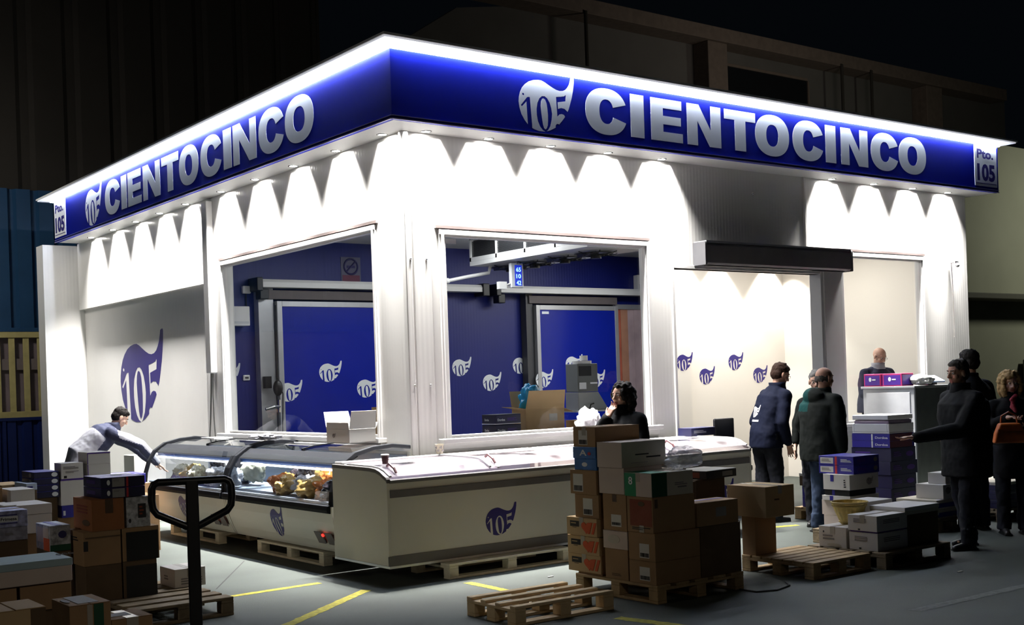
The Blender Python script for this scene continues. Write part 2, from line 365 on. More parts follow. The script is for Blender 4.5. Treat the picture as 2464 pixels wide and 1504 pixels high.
stripe('trim_4', gp(1485, 1487), gp(1680, 1512), .11, M_YEL)
stripe('trim_5', gp(1820, 1272), gp(1920, 1264), .10, M_YEL)
stripe('trim_6', gp(2200, 1470), gp(2475, 1408), .10, M_WPAINT)
stripe('trim_7', gp(520, 1418), gp(588, 1350), .012, M_JOINT)
stripe('trim_8', gp(600, 1330), gp(380, 1290), .012, M_JOINT)
# ---- hall wall behind: corrugated blue cladding on the left, dim facade above
HY = 24.0
M_CORR = mat('blue_corrugated_steel', (.02, .075, .17), .45, var=.1, scale=2)
M_CORRD = mat('deep_blue_corrugated_steel', (.008, .02, .12), .45, var=.1, scale=2)
M_HALL = mat('dark_hall_cladding', (.035, .03, .025), .9, var=.15, scale=.7)
M_HALLB = mat('beige_hall_beam', (.16, .12, .10), .8, var=.12)
M_HALLW = mat('grey_hall_facade', (.12, .11, .105), .85, var=.1, scale=.8)
def corrugated(x0, x1, z0, z1, y, m, name, pitch=.42, dep=.09):
    mb = MB(); pr = []; x = x0
    while x < x1:
        pr += [(x, 0), (x+pitch*.62, 0), (x+pitch*.72, dep), (x+pitch*.9, dep)]; x += pitch
    vs = [(a, y+d, z0) for a, d in pr]+[(a, y+d, z1) for a, d in pr]; k = len(pr)
    mb.add(vs, [(i, i+1, k+i+1, k+i) for i in range(k-1)])
    mb.box(x0, x, y+dep+.01, y+dep+.05, z0, z1)
    return struct(name, mb, m)
corrugated(-1.5, 10.6, 3.09, 5.75, HY, M_CORR, 'wall_blue_cladding')
mb = MB(); mb.box(-1.5, 10.6, HY-.06, HY+.1, 3.02, 3.10); struct('trim_9', mb, M_CORR, bevel=.01)
mb = MB(); mb.box(-12, 13, HY+.25, HY+.4, 5.6, 16); struct('wall_upper_left', mb, M_HALL)
corrugated(-12, 13, 5.75, 15, HY+.1, M_HALL, 'wall_dark_cladding', .9, .06)
mb = MB(); mb.box(-1.5, 10.6, HY+.12, HY+.2, 0, 3.02); struct('wall_lower_left', mb, mat('dusky_wall', (.24, .19, .20), .9, var=.2, scale=1.5))
# cream barred gate
g = empty('barred_gate', (6.3, HY, 1.35), 0, 'cream barred gate panel under the blue corrugated cladding at far left', 'gate')
M_CREAM = mat('cream_painted_steel', (.62, .53, .22), .55, var=.12)
k = 0
x = 5.0
while x < 7.8:
    mb = MB(); mb.box(x-.055-6.3, x+.055-6.3, -.02, .02, 0, 1.70); mb.build('bar', M_CREAM, g, bevel=.006); x += .262
for z in (.10, 1.62):
    mb = MB(); mb.box(-1.5, 1.5, -.05, -.015, z-.06, z+.06); mb.build('rail', M_CREAM, g, bevel=.006)
mb = MB(); mb.box(-1.45, 1.45, .03, .06, .95, 1.16); mb.build('sliding_bolt_plate', M_STRIP, g)
g = empty('metal_gate_panel', (6.3, HY-.4, 0), 0, 'deep blue corrugated metal barrier standing below the cream bars', 'barrier')
mb = MB(); x = -1.6; pr = []
while x < 1.25: pr += [(x, 0), (x+.14, 0), (x+.17, .05), (x+.25, .05)]; x += .28
K = len(pr); mb.add([(a, d, .12) for a, d in pr]+[(a, d, 1.34) for a, d in pr], [(i, i+1, K+i+1, K+i) for i in range(K-1)])
mb.box(-1.6, x, .06, .08, .12, 1.34); mb.build('corrugated_sheet', M_CORRD, g)
mb = MB(); mb.box(-1.6, 1.3, -.03, .09, 1.34, 1.40); mb.box(-1.6, 1.3, -.03, .09, .06, .12)
for x in (-1.55, -.3, 1.2): mb.box(x, x+.06, -.02, .06, 0, 1.36)
mb.build('frame', M_CORRD, g, bevel=.005)
# facade above and behind the kiosk
mb = MB()
mb.prism([(15.6, 4), (42, 4), (42, 11.6), (19.5, 11.5), (17.3, 11.1), (15.6, 10.0)], (0, HY+.6, 0), (1, 0, 0), (0, 0, 1), (0, 1, 0), .3); struct('wall_hall_facade', mb, M_HALLW)
mb = MB(); mb.box(17.5, 41, HY-.1, HY+.6, 11.35, 11.75); struct('trim_10', mb, M_HALLB, bevel=.02)
for i, (a, b) in enumerate(((25.6, 26.4), (36.2, 37.1))):
    mb = MB(); mb.box(a, b, HY, HY+.6, 4, 11.35); struct('trim_%d' % (11+i), mb, M_HALLB, bevel=.02)
for i, (x0, x1, z0, z1) in enumerate(((26.6, 30.6, 8.2, 10.9), (21.0, 22.3, 8.3, 8.9), (22.5, 23.8, 8.3, 8.9), (33.0, 34.0, 7.3, 8.0), (34.2, 35.2, 7.3, 8.0))):
    mb = MB(); mb.box(x0, x1, HY+.54, HY+.6, z0, z1)
    w_ = struct('window_%d' % (4+i), mb, mat('dark_hall_glass', (.012, .013, .015), .15))
    m2 = MB(); m2.box(x0, x1, HY+.5, HY+.56, z1, z1+.08); m2.box(x0, x1, HY+.5, HY+.56, z0-.08, z0)
    m2.box(x0-.06, x0, HY+.5, HY+.56, z0, z1); m2.box(x1, x1+.06, HY+.5, HY+.56, z0, z1); m2.build('window_frame', M_HALLB, w_)
for i, x in enumerate((20.9, 31.5, 33.0)):
    mb = MB(); mb.tube([(x, HY-.12, 4), (x, HY-.12, 11.4)], .05); tag(mb.build('drain_pipe', M_HALL), ('slim dark pipe running down the dim facade left of its windows', 'dim vertical pipe on the facade right of the big dark window', 'dim vertical pipe on the facade nearest the right column')[i], 'pipe')
# right-hand grey wall with a ledge
mb = MB(); mb.box(24.5, 45, 17, 17.3, 0, 7.4); struct('wall_right', mb, mat('grey_green_render', (.30, .29, .23), .85, var=.06, scale=.8))
mb = MB(); mb.box(24.6, 30.8, 16.2, 17, 3.38, 3.52); struct('trim_13', mb, mat('dark_ledge', (.10, .09, .07), .7), bevel=.02)
mb = MB(); mb.box(29.3, 30.6, 16.4, 16.9, 0, 1.9)
t = tag(mb.build('meter_cabinet', mat('grey_metal_cabinet', (.16, .16, .15), .5), bevel=.02), 'grey metal cabinet against the far right wall behind the dark-coated man', 'cabinet')
# ================================================================== KIOSK
WX, WY, SZ = 6.496, 10.254, 4.30       # left face x, right face y, soffit height
TH = .12
EX, EY = 16.34, 20.5
W1 = (6.93, 9.78, 1.20, 3.30); DO = (10.21, 12.93, 0, 3.04); W2 = (13.36, 15.20, 1.05, 3.32)
LW = (10.87, 14.70, 1.22, 3.40); RC = (15.31, 20.5, 0, 3.20)
mb = MB()
def wr(x0, x1, z0, z1, d=0): mb.box(x0, x1, WY+d, WY+TH, z0, z1)
wr(WX, W1[0], 0, SZ); wr(W1[0], W1[1], 0, W1[2]); wr(W1[0], W1[1], W1[3], SZ); wr(W1[1], DO[0], 0, SZ)
wr(DO[0], DO[1], DO[3], SZ); wr(DO[1], W2[0], 0, SZ); wr(W2[0], W2[1], 0, W2[2]); wr(W2[0], W2[1], W2[3], SZ); wr(W2[1], EX, 0, SZ)
struct('wall_front', mb, M_WALL)
mb = MB()
def wl(y0, y1, z0, z1, d=0): mb.box(WX+d, WX+TH+.03, y0, y1, z0, z1)
wl(WY+TH, LW[0], 0, SZ); wl(LW[0], LW[1], 0, LW[2]); wl(LW[0], LW[1], LW[3], SZ); wl(LW[1], RC[0], 0, SZ); wl(RC[0], RC[1], RC[3], SZ)
mb.box(WX+.09, WX+.20, RC[0], RC[1], 0, RC[3])
struct('wall_left', mb, M_WALL)
mb = MB(); mb.box(5.93, WX+.25, EY, EY+.36, 0, 4.27); struct('wall_wing', mb, M_WALL)
mb = MB(); mb.box(EX-.12, EX, WY+TH, EY, 0, SZ); struct('wall_right_end', mb, M_WALL)
mb = MB(); mb.box(WX+.2, EX, EY+.0, EY+.12, 0, SZ); struct('wall_back', mb, M_WALL)
# protruding corner cover strips and the panel step above the shutter box
mb = MB(); mb.box(WX-.02, WX+.05, WY-.02, WY+.05, 0, SZ)
mb.box(W1[0]-.36, W1[0]-.15, WY-.015, WY, 0, SZ-.75); mb.box(12.62, 12.66, WY-.03, WY, 3.38, SZ)
struct('trim_14', mb, M_WALL, bevel=.006)
mb = MB()
for x in (WX+.012,): pass
for z in (1.75, 3.02):
    for x in (6.53, 6.72): mb.sphere((x, WY-.018, z), .012, 8, 6)
mb.sphere((11.65, WY-.005, 4.02), .015, 8, 6)
struct('trim_15', mb, M_CHR)
# soffit and roof
FX, FY = 6.1, 9.805; FZ0, FZ1 = 4.296, 4.965; FXE, FYE = 16.507, 20.38
mb = MB(); mb.box(FX+.02, FXE-.01, FY+.02, WY+TH, SZ, SZ+.03); mb.box(FX+.02, WX+TH, WY+TH, FYE-.01, SZ, SZ+.03)
struct('ceiling_soffit', mb, M_SOFF)
mb = MB(); mb.box(WX+TH, EX-.12, WY+TH, 15.3, 3.82, 3.9); struct('ceiling', mb, mat('cold_room_ceiling', (.62, .62, .61), .5, var=.02))
mb = MB(); mb.box(FX+.1, FXE, FY+.1, FYE, 4.9, 4.98); struct('roof', mb, M_HALL)
def fascia(side):
    L = side == 'L'
    root = empty('fascia_sign', (FX, FYE, FZ0) if L else (FX, FY, FZ0), 0,
        'blue illuminated fascia sign CIENTOCINCO along the left face of the kiosk' if L else 'blue illuminated fascia sign CIENTOCINCO along the right face of the kiosk', 'sign')
    org = V(root.location)
    u = V((0, -1, 0)) if L else V((1, 0, 0)); n = V((-1, 0, 0)) if L else V((0, -1, 0)); length = FYE-FY if L else FXE-FX
    mb = MB()
    if L: mb.box(0, .05, -length, 0, 0, FZ1-FZ0)
    else: mb.box(0, length, 0, .05, 0, FZ1-FZ0)
    if L: mb.v = []; mb.f = []; mb.m = []; mb.box(0, .05, -length+.05, 0, 0, FZ1-FZ0)
    mb.build('sign_panel', M_BLUE, root)
    mb = MB()
    a, b = (u*0-n*0, u*length)
    for z, h in ((-.004, .012), (.028, .008)):
        if L: mb.box(-.012, 0, -length, 0, z, z+h)
        else: mb.box(0, length, -.012, 0, z, z+h)
    mb.build('edge_trim', mat('purple_aluminium_edge', (.30, .28, .5), .3, .4, var=0), root)
    S = (lambda a: FYE-a) if L else (lambda a: a-FX)
    if L:
        T = [('C', 17.896, 17.245), ('I', 17.202, 16.98), ('E', 16.93, 16.40), ('N', 16.333, 15.70), ('T', 15.642, 15.05), ('O', 15.036, 14.406), ('C', 14.341, 13.694), ('I', 13.651, 13.42), ('N', 13.372, 12.742), ('C', 12.679, 12.035), ('O', 12.017, 11.353)]
        LGX = (18.80, 18.03); PB = (20.35, 19.77)
    else:
        T = [('C', 8.532, 9.135), ('I', 9.187, 9.391), ('E', 9.496, 9.993), ('N', 10.067, 10.628), ('T', 10.689, 11.233), ('O', 11.225, 11.846), ('C', 11.912, 12.515), ('I', 12.548, 12.756), ('N', 12.857, 13.419), ('C', 13.481, 14.089), ('O', 14.089, 14.716)]
        LGX = (7.631, 8.382); PB = (15.891, 16.462)
    for ch, a, b in T:
        letter(ch, u*S(a)+V((0, 0, 4.417-FZ0)), u, n, abs(b-a), .476, M_SILV, root)
    logo(u*S(LGX[0])+V((0, 0, 4.352-FZ0)), u, n, abs(LGX[1]-LGX[0]), M_SILV, M_BLUE, root)
    mb = MB(); o = u*S(PB[0])+V((0, 0, 4.365-FZ0)); w = abs(PB[1]-PB[0]); h = .60
    mb.prism([(0, 0), (w, 0), (w, h), (0, h)], o, u, (0, 0, 1), n, .008); pl = mb.build('number_plate', M_SILV, root)
    mb = MB(); add_text(mb, 'Pto.', o+n*.012+u*w*.10+V((0, 0, h*.66)), u, (0, 0, 1), w*.74, h*.23, .045)
    add_text(mb, '105', o+n*.012+u*w*.10+V((0, 0, h*.12)), u, (0, 0, 1), w*.80, h*.42, .055)
    mb.prism([(w*.04, .035), (w*.96, .035), (w*.96, .045), (w*.04, .045)], o+n*.008, u, (0, 0, 1), n, .003)
    mb.build('number_text', M_LOGO, pl)
    return root
fascia('R'); fascia('L')
cor = empty('light_cornice', (FX, FY, 5.0), 0, 'glowing white light cornice running round the top of the blue fascia', 'light fitting')
OV = .19
def cl(name, m, x0, x1, y0, y1, z0, z1): a = MB(); a.box(x0-FX, x1-FX, y0-FY, y1-FY, z0-5.0, z1-5.0); return a.build(name, m, cor)
cl('led_strip', M_LED, FX-.03, FX+.02, FY-.03, FYE+.1, FZ1+.005, 5.0)
cl('led_strip', M_LED, FX+.02, FXE+.02, FY-.03, FY+.02, FZ1+.005, 5.0)
cl('cover_slab', M_LEDE, FX-OV+.02, FX+.3, FY-OV, FYE+.32, 5.005, 5.02)
cl('cover_slab', M_LEDE, FX+.3, FXE+.18, FY-OV, FY+.3, 5.005, 5.02)
cl('slab_top', M_SOFF, FX-OV, FX+.3, FY-OV-.02, FYE+.34, 5.021, 5.045)
cl('slab_top', M_SOFF, FX+.3, FXE+.2, FY-OV-.02, FY+.3, 5.021, 5.045)
BEAM_W = 110
# recessed downlights in the soffit
DL = [('R', x) for x in (6.72, 7.50, 8.33, 9.16, 10.0, 13.12, 14.02, 14.91, 15.77)]+[('L', y) for y in (10.50, 11.46, 12.46, 13.46, 14.46, 15.62, 16.56, 17.5, 18.5, 19.52)]
first = None
ordn = ['first', 'second', 'third', 'fourth', 'fifth', 'sixth', 'seventh', 'eighth', 'ninth', 'tenth']
for s, a in DL:
    loc = (a, WY-.085, SZ) if s == 'R' else (WX-.085, a, SZ)
    r = empty('recessed_downlight', loc, 0, None, 'downlight', 'recessed downlights in the canopy soffit')
    if first is None:
        m1 = MB(); N = 24
        m1.rings([[(math.cos(2*PI*j/N)*q, math.sin(2*PI*j/N)*q, z) for j in range(N)] for q, z in ((.062, -.001), (.060, -.006), (.046, -.006), (.044, -.001))], cap=False)
        m2 = MB(); m2.cyl((0, 0, -.003), .043, .002)
        first = (m1.build('rim', M_CHR, r), m2.build('lens', M_LAMP, r))
    else:
        for c in first: d = c.copy(); d.parent = r; COL.objects.link(d)
    lst = [q for t_, q in DL if t_ == s]; i = lst.index(a)
    r['label'] = 'recessed soffit downlight over the %s face, %s from the near corner' % ('right' if s == 'R' else 'left', ordn[i])
    lb = light('downlight_beam', 'AREA', (0, 0, -.012), BEAM_W, (1, .97, .93), None, parent=r, shape='RECTANGLE', size=.44, size_y=.13, spread=math.radians(74))
    if s == 'L': lb.rotation_euler = (0, 0, PI/2)
# ---- windows
def window(n, plane, a0, a1, z0, z1, label=None):
    """plane 'R': along x at y=WY ; 'L': along y at x=WX"""
    fr = MB(); R = plane == 'R'
    def b(p0, p1, d0, d1, q0, q1, m=fr):
        if R: m.box(p0, p1, WY+d0, WY+d1, q0, q1)
        else: m.box(WX+d0, WX+d1, p0, p1, q0, q1)
    for (w, d) in ((.10, -.02), (.055, -.035)):
        b(a0-w*.5, a0+w*.5-.02, d, .02, z0-w*.5, z1); b(a1-w*.5+.02, a1+w*.5, d, .02, z0-w*.5, z1)
    b(a0-.05, a1+.05, -.03, .02, z1-.02, z1+.03); b(a0-.04, a1+.04, .03, .06, z1-.03, z1)
    b(a0, a0+.03, .02, .09, z0, z1); b(a1-.03, a1, .02, .09, z0, z1); b(a0, a1, .02, .09, z0, z0+.03); b(a0, a1, .02, .09, z1-.035, z1)
    o = struct('window_%d' % n, fr, M_FRAME, bevel=.004)
    s = MB(); b(a0-.12, a1+.10, -.10, .03, z0-.05, z0, s); b(a0-.10, a1+.08, -.06, .03, z0-.11, z0-.05, s); b(a0-.08, a1+.08, -.03, .03, z0-.17, z0-.11, s); s.build('window_sill', M_FRAME, o, bevel=.006)
    h = MB(); b(a0-.09, a1+.05, -.025, .0, z1+.045, z1+.075, h); h.build('drip_strip', M_STRIP, o)
    p = MB(); b(a0+.02, a1-.02, .05, .056, z0+.02, z1-.02, p); p.build('window_pane', M_GLASS, o)
    return o
w1 = window(1, 'R', *W1); w2 = window(2, 'R', *W2); w3 = window(3, 'L', *LW)
mb = MB(); mb.box(6.97, 7.13, WY+.04, WY+.048, 3.20, 3.25); mb.build('sticker', M_SILV, w1)
# shop doorway frame and the roller-shutter box above it
mb = MB()
mb.box(DO[0]-.04, DO[0], WY-.025, WY+.16, 0, DO[3]+.04); mb.box(DO[1]-.03, DO[1]+.04, WY-.025, WY+.16, 0, DO[3]+.04); mb.box(DO[0], DO[1], WY-.02, WY+.16, DO[3], DO[3]+.04)
mb.box(12.95, 13.33, WY-.04, WY, 0, 3.1)
struct('door_1', mb, M_FRAME, bevel=.004)
t = empty('air_curtain', (10.55, 10.05, 3.08), 0, 'long black air curtain box mounted above the shop doorway', 'air curtain')
mb = MB(); pr = [(0, .02), (0, .235), (.02, .26), (.2, .26), (.2, 0), (.03, 0)]
mb.prism(pr, (0.03, 0, 0), (0, 1, 0), (0, 0, 1), (1, 0, 0), 2.74); mb.build('housing', mat('charcoal_housing', (.13, .12, .125), .45), t, bevel=.006)
for x in (0, 2.77):
    mb = MB(); mb.prism([(-.008, .0), (-.008, .25), (.0, .272), (.2, .272), (.2, -.008), (0, -.008)], (x, 0, 0), (0, 1, 0), (0, 0, 1), (1, 0, 0), .03); mb.build('end_cap', M_DGREY, t, bevel=.004)
mb = MB(); mb.box(.03, 2.77, 0, .2, .262, .285); mb.build('top_trim', M_ALU, t)
mb = MB(); mb.box(.1, 2.7, .06, .12, -.012, 0); mb.build('air_outlet', M_BLACK, t)
# trunking with two hanging cables on the pillar left of the left window
t = empty('cable_trunking', (WX-.047, 15.02, 2.0), 0, 'white vertical cable trunking on the pillar with two cables hanging out', 'trunking')
mb = MB(); mb.box(-.045, .045, -.085, .085, 0, 2.25); mb.build('cover', M_FRAME, t, bevel=.012)
for dy, ex in ((-.03, .09), (.02, -.06)):
    mb = MB(); mb.tube([(0, dy, .05), (-.01, dy*1.1, -.25), (-.02, dy+ex*-.4, -.6), (-.03, dy-ex*1.1, -.95), (-.05, dy-ex*1.3, -1.1)], .009); mb.build('cable', M_RUB, t)
t = empty('wall_lamp_bracket', (15.86, WY-.01, 3.30), 0, 'small bracket with a hanging sensor on the right end of the front wall', 'bracket')
mb = MB(); mb.box(-.04, .04, -.13, 0, -.02, .0); mb.tube([(0, -.12, -.02), (0, -.14, -.05)], .012); mb.sphere((0, -.14, -.06), .03); mb.build('arm', M_ALU, t)
mb = MB(); mb.tube([(.03, -.02, 0), (.04, -.03, -.5), (.05, -.02, -1.1)], .006); mb.build('cable', M_INKG, t)
# big logo on the recessed left panel
lx = WX+.09
a = onx(290, 905, lx); b = onx(396, 905, lx); zt = onx(393, 790, lx).z; zb = onx(345, 1016, lx).z
wl_ = abs(a.y-b.y)
tag(logo((lx-.0003, a.y, zb), (0, -1, 0), (-1, 0, 0), wl_, M_LOGO, M_WALL, None, 'wall_logo', .0006, hs=(zt-zb)/(wl_*.812)), 'large dark blue 105 logo on the recessed white wall behind the bent man', 'logo')
# ================================================================== INSIDE
BY = 15.2
mb = MB(); mb.box(WX+TH+.03, EX-.12, BY, BY+.1, 0, 3.82); struct('wall_cold_room_back', mb, M_BLUEW)
mb = MB(); mb.box(WX+TH+.031, WX+.24, 14.9, BY, 0, 3.82); struct('wall_cold_room_left', mb, M_BLUEW)
mb = MB(); mb.box(13.45, 16.2, 13.6, 13.7, 0, 3.82); mb.box(13.45, 13.75, 13.48, 13.6, 0, 3.82); struct('wall_shop_partition', mb, M_INW)
mb = MB(); mb.box(16.14, 16.21, WY+TH, 13.6, 0, 3.82); struct('wall_shop_end', mb, M_INW)
# cold room sliding doors
def slide_door(n, x0, x1, rail0, rail1, logos):
    y = 15.0; z1 = 2.96
    mb = MB(); mb.box(x0+.07, x1-.07, y, y+.08, .05, z1-.07); o = struct('door_%d' % n, mb, mat('blue_door_leaf', (.003, .014, .30), .25, var=.02))
    mb = MB(); mb.box(x0, x0+.075, y-.012, y+.09, .03, z1); mb.box(x1-.075, x1, y-.012, y+.09, .03, z1)
    mb.box(x0+.075, x1-.075, y-.012, y+.09, z1-.075, z1); mb.box(x0+.075, x1-.075, y-.012, y+.09, .03, .1); mb.build('door_frame', M_ALU, o, bevel=.004)
    mb = MB(); jw = .24 if n == 2 else .15; mb.box(x0-jw, x0-.02, y+.06, BY-.001, 0, z1+.2); mb.build('jamb', M_ALU if n == 2 else M_DGREY, o)
    mb = MB(); mb.box(x0-.10, x1+.02, y+.03, BY-.001, z1+.03, z1+.15); mb.build('gap_shade_strip', mat('grey_brown_gap_shade', (.12, .10, .10), .6), o)  # shaded gap under the rail drawn as a dark solid strip
    mb = MB(); pr = [(0, .0), (0, .07), (.03, .11), (.2, .11), (.2, 0)]
    mb.prism(pr, (rail0, y-.08, z1+.18), (0, 1, 0), (0, 0, 1), (1, 0, 0), rail1-rail0); mb.build('rail_cover', M_FRAME, o, bevel=.004)
    mb = MB(); mb.box(rail0-.09, rail0, y-.09, BY-.005, z1+.13, z1+.31); mb.box(rail0-.03, rail0+.10, y-.05, y+.1, z1+.02, z1+.16); mb.build('rail_end_cap', M_BLACK, o, bevel=.01)
    m = MB(); m.box(x0+.12, x0+.26, y-.003, y, z1-.14, z1-.10) if n == 3 else m.box(x1-.26, x1-.12, y-.003, y, z1-.14, z1-.10); m.build('maker_plate', M_SILV, o)
    for px, py in logos:
        p = ony(px, py, y-.004); logo((p.x-.18, y-.0015, p.z-.12), (1, 0, 0), (0, -1, 0), .36, M_LOGOW, M_LOGO, o)
    return o
d2 = slide_door(2, 7.40, 9.30, 7.17, 10.80, ((700, 945), (796, 898), (886, 936)))
mb = MB(); mb.box(10.80, 10.92, 14.9, 15.15, 3.08, 3.27); mb.build('rail_end_cap', M_BLACK, d2, bevel=.01)
d3 = slide_door(3, 11.88, 13.62, 11.15, 15.4, ((1311, 915), (1382, 878), (1437, 915)))
hx = 7.24
mb = MB(); mb.tube([(hx-.12, 14.86, 1.50), (hx, 14.84, 1.53), (hx+.10, 14.90, 1.53)], .022); mb.tube([(hx+.10, 14.90, 1.45), (hx+.10, 14.9, 1.62)], .02); mb.build('handle', M_CHR, d2)
mb = MB(); mb.sphere((hx+.1, 14.92, 1.78), (.07, .05, .11)); mb.box(hx-.05, hx+.04, 14.98, 15.06, 1.78, 1.94); mb.build('latch', M_BLACK, d2)
mb = MB(); mb.tube([(hx+.11, 14.93, 2.9), (hx+.11, 14.93, 1.9), (hx+.16, 14.9, 1.7), (hx+.15, 14.92, 1.2), (hx+.1, 14.95, .9)], .008); mb.build('cable', M_RUB, d2)
for px, py in ((549, 905), (1112, 886), (1185, 922), (1256, 881)):
    p = ony(px, py, BY-.004)
    tag(logo((p.x-.18, BY-.001, p.z-.12), (1, 0, 0), (0, -1, 0), .36, M_LOGOW, M_LOGO, None, 'wall_logo'), {549: 'white 105 logo cut by the left edge of the left window', 1112: 'upper left white 105 logo on the blue wall in the right window', 1185: 'lower white 105 logo on the blue wall between two upper ones', 1256: 'white 105 logo half hidden by the second sliding door frame'}[px], 'logo', 'logos on the blue cold room wall')
for px, py in ((1648, 874), (1702, 907), (1771, 873), (1830, 904)):
    yy = 13.48 if px == 1648 else 13.6
    p = ony(px, py, yy)
    tag(logo((p.x-.18, yy-.001, p.z-.12), (1, 0, 0), (0, -1, 0), .36, M_LOGO, M_INW, None, 'wall_logo'), {1648: 'leftmost blue 105 logo on the white shop wall', 1702: 'second blue 105 logo from the left on the shop wall, set lower', 1771: 'third blue 105 logo on the white shop wall, set higher', 1830: 'rightmost blue 105 logo, beside the head of the man in the logo jacket'}[px], 'logo', 'logos on the white shop wall')
# strip curtain
t = empty('strip_curtain', (13.95, 15.16, 0), 0, 'reddish plastic strip curtain in the doorway right of the second blue door', 'curtain')
cm = [mat('strip_red', (.50, .13, .08), .3, var=.25, scale=3), mat('strip_pale', (.55, .42, .44), .3, var=.2, scale=3), mat('strip_tan', (.5, .25, .16), .3, var=.2, scale=3)]
for i in range(9):
    mb = MB(); x = -.30+i*.15; mb.box(x, x+.155, -.02-(i % 2)*.012, -.012-(i % 2)*.012, .05, 2.92); mb.build('strip', cm[(i*2+i//3) % 3], t)
mb = MB(); mb.box(-.34, 1.1, -.05, .0, 2.92, 3.0); mb.build('header_rail', M_ALU, t)
# evaporator unit under the cold-room ceiling
t = empty('evaporator_unit', (9.90, 11.42, 3.41), 0, 'white ceiling evaporator unit with louvred side and fans underneath', 'cooling unit')
mb = MB(); mb.box(0, 1.0, 0, 2.55, 0, .06); mb.box(0, .03, 0, 2.55, .06, .12); mb.box(0, .03, 0, 2.55, .36, .405); mb.box(.97, 1, 0, 2.55, .06, .405)
for y in (0, .62, 1.26, 1.9, 2.51): mb.box(0, .05, y, y+.04, .06, .405)
mb.build('casing', M_FRAME, t, bevel=.004)
mb = MB()
for i in range(18): mb.box(.012, .03, .04, 2.5, .125+i*.0125, .130+i*.0125)
mb.box(.04, .06, .04, 2.5, .12, .36); mb.build('louvre', M_DGREY, t)
for y in (.42, 1.05, 1.70, 2.25):
    mb = MB(); mb.cyl((.5, y, -.09), .07, .06, 16)
    for q in (.11, .17, .23, .28): mb.tube([(.5+q*math.cos(a), y+q*math.sin(a), -.05+.02*(q > .2)) for a in [2*PI*k/24 for k in range(24)]], .004, 6, closed=True)
    for k in range(6): a = PI*k/3; mb.tube([(.5, y, -.06), (.5+.29*math.cos(a), y+.29*math.sin(a), -.01)], .006, 6)
    for k in range(5):
        a = 2*PI*k/5; c, s = math.cos(a), math.sin(a)
        mb.prism([(.06, -.05), (.24, -.09), (.25, .06), (.06, .04)], (.5, y, -.04), (c, s, .0), (-s, c, .25), (0, 0, 1), .006)
    mb.build('fan', M_BLACK, t)
mb = MB(); mb.tube([(.25, 2.4, .0), (.22, 2.4, -.10), (-.12, 2.45, -.16), (-.42, 2.5, -.22)], .025); mb.sphere((-.42, 2.5, -.22), .04); mb.build('drain_pipe', M_FRAME, t)
# temperature display
p = ony(1240, 665, 13.2)
t = empty('temperature_display', (p.x, p.y, p.z-.16), 0, 'small box with glowing blue digits hanging below the evaporator', 'display')
mb = MB(); mb.box(-.09, .12, -.03, .03, 0, .34); mb.build('housing', M_SILV, t, bevel=.01)
mb = MB(); mb.box(-.03, .09, -.034, -.03, .03, .31); mb.build('screen', mat('blue_screen', (.01, .02, .3), .3, emit=(.02, .06, .9), es=.6), t)
mb = MB()
for i, s in enumerate(('65', '10', '42')): add_text(mb, s, (-.01, -.037, .22-i*.09), (1, 0, 0), (0, 0, 1), .08, .06, .03)
mb.build('digits', mat('blue_digits', (.3, .6, 1), .4, emit=(.25, .55, 1), es=2.5, var=0), t)
mb = MB(); mb.box(-.3, -.17, -.03, .03, -.02, .08); mb.tube([(-.17, 0, .03), (-.09, 0, .06)], .012); mb.tube([(.02, 0, .34), (.02, 0, .40)], .01); mb.build('junction_box', M_FRAME, t)
def wallbox(name, label, cat, px0, px1, py0, py1, y, d, m, n2=None):
    a = ony(px0, py1, y-d); b = ony(px1, py0, y-d); t = empty(name, (a.x, y, a.z), 0, label, cat)
    mb = MB(); mb.box(0, b.x-a.x, -d, 0, 0, b.z-a.z); mb.build('housing', m, t, bevel=.012); return t, b.x-a.x, b.z-a.z
t, w, h = wallbox('junction_box', 'small white junction box on the blue wall above the wall unit', 'junction box', 585, 604, 688, 706, BY, .06, M_FRAME)
mb = MB(); mb.tube([(w/2, -.02, 0), (w/2, -.02, -.3)], .008); mb.build('cable', M_BLACK, t)
t, w, h = wallbox('wall_unit', 'white wall unit on the blue wall at the left edge of the left window', 'wall unit', 541, 601, 737, 784, BY, .2, M_FRAME)
mb = MB(); mb.box(.02, w-.02, -.205, -.2, .03, .06); mb.build('air_slot', M_ALU, t)
t, w, h = wallbox('wall_switch', 'small grey framed switch on the blue wall left of the first door', 'switch', 586, 602, 902, 916, BY, .03, M_FRAME)
mb = MB(); mb.box(.025, w-.025, -.036, -.03, .025, h-.025); mb.build('rocker', M_DGREY, t)
t, w, h = wallbox('alarm_box', 'white box on the blue wall at the right edge of the window', 'alarm box', 1536, 1554, 662, 698, BY, .12, M_FRAME)
mb = MB(); mb.box(.02, w-.02, -.126, -.12, .03, .1); mb.build('grille', M_ALU, t)
a = ony(821, 682, BY); b = ony(866, 620, BY)
t = empty('no_smoking_sign', (a.x, BY, a.z), 0, 'faint grey no smoking sign high on the blue wall in the left window', 'sign')
M_SG = mat('grey_sign', (.10, .10, .17), .5); mb = MB(); w = b.x-a.x; h = b.z-a.z; mb.box(0, w, -.008, 0, 0, h); mb.build('plate', M_SG, t)
mb = MB(); cc = (w/2, -.012, h*.64); rr = w*.34
mb.tube([(cc[0]+rr*math.cos(q), cc[1], cc[2]+rr*math.sin(q)) for q in [2*PI*k/32 for k in range(32)]], .014, 6, closed=True)
mb.tube([(cc[0]-rr*.7, cc[1], cc[2]-rr*.7), (cc[0]+rr*.7, cc[1], cc[2]+rr*.7)], .012, 6); mb.box(cc[0]-rr*.6, cc[0]+rr*.6, -.014, -.008, cc[2]-.02, cc[2]+.015); mb.build('symbol', M_INKN, t)
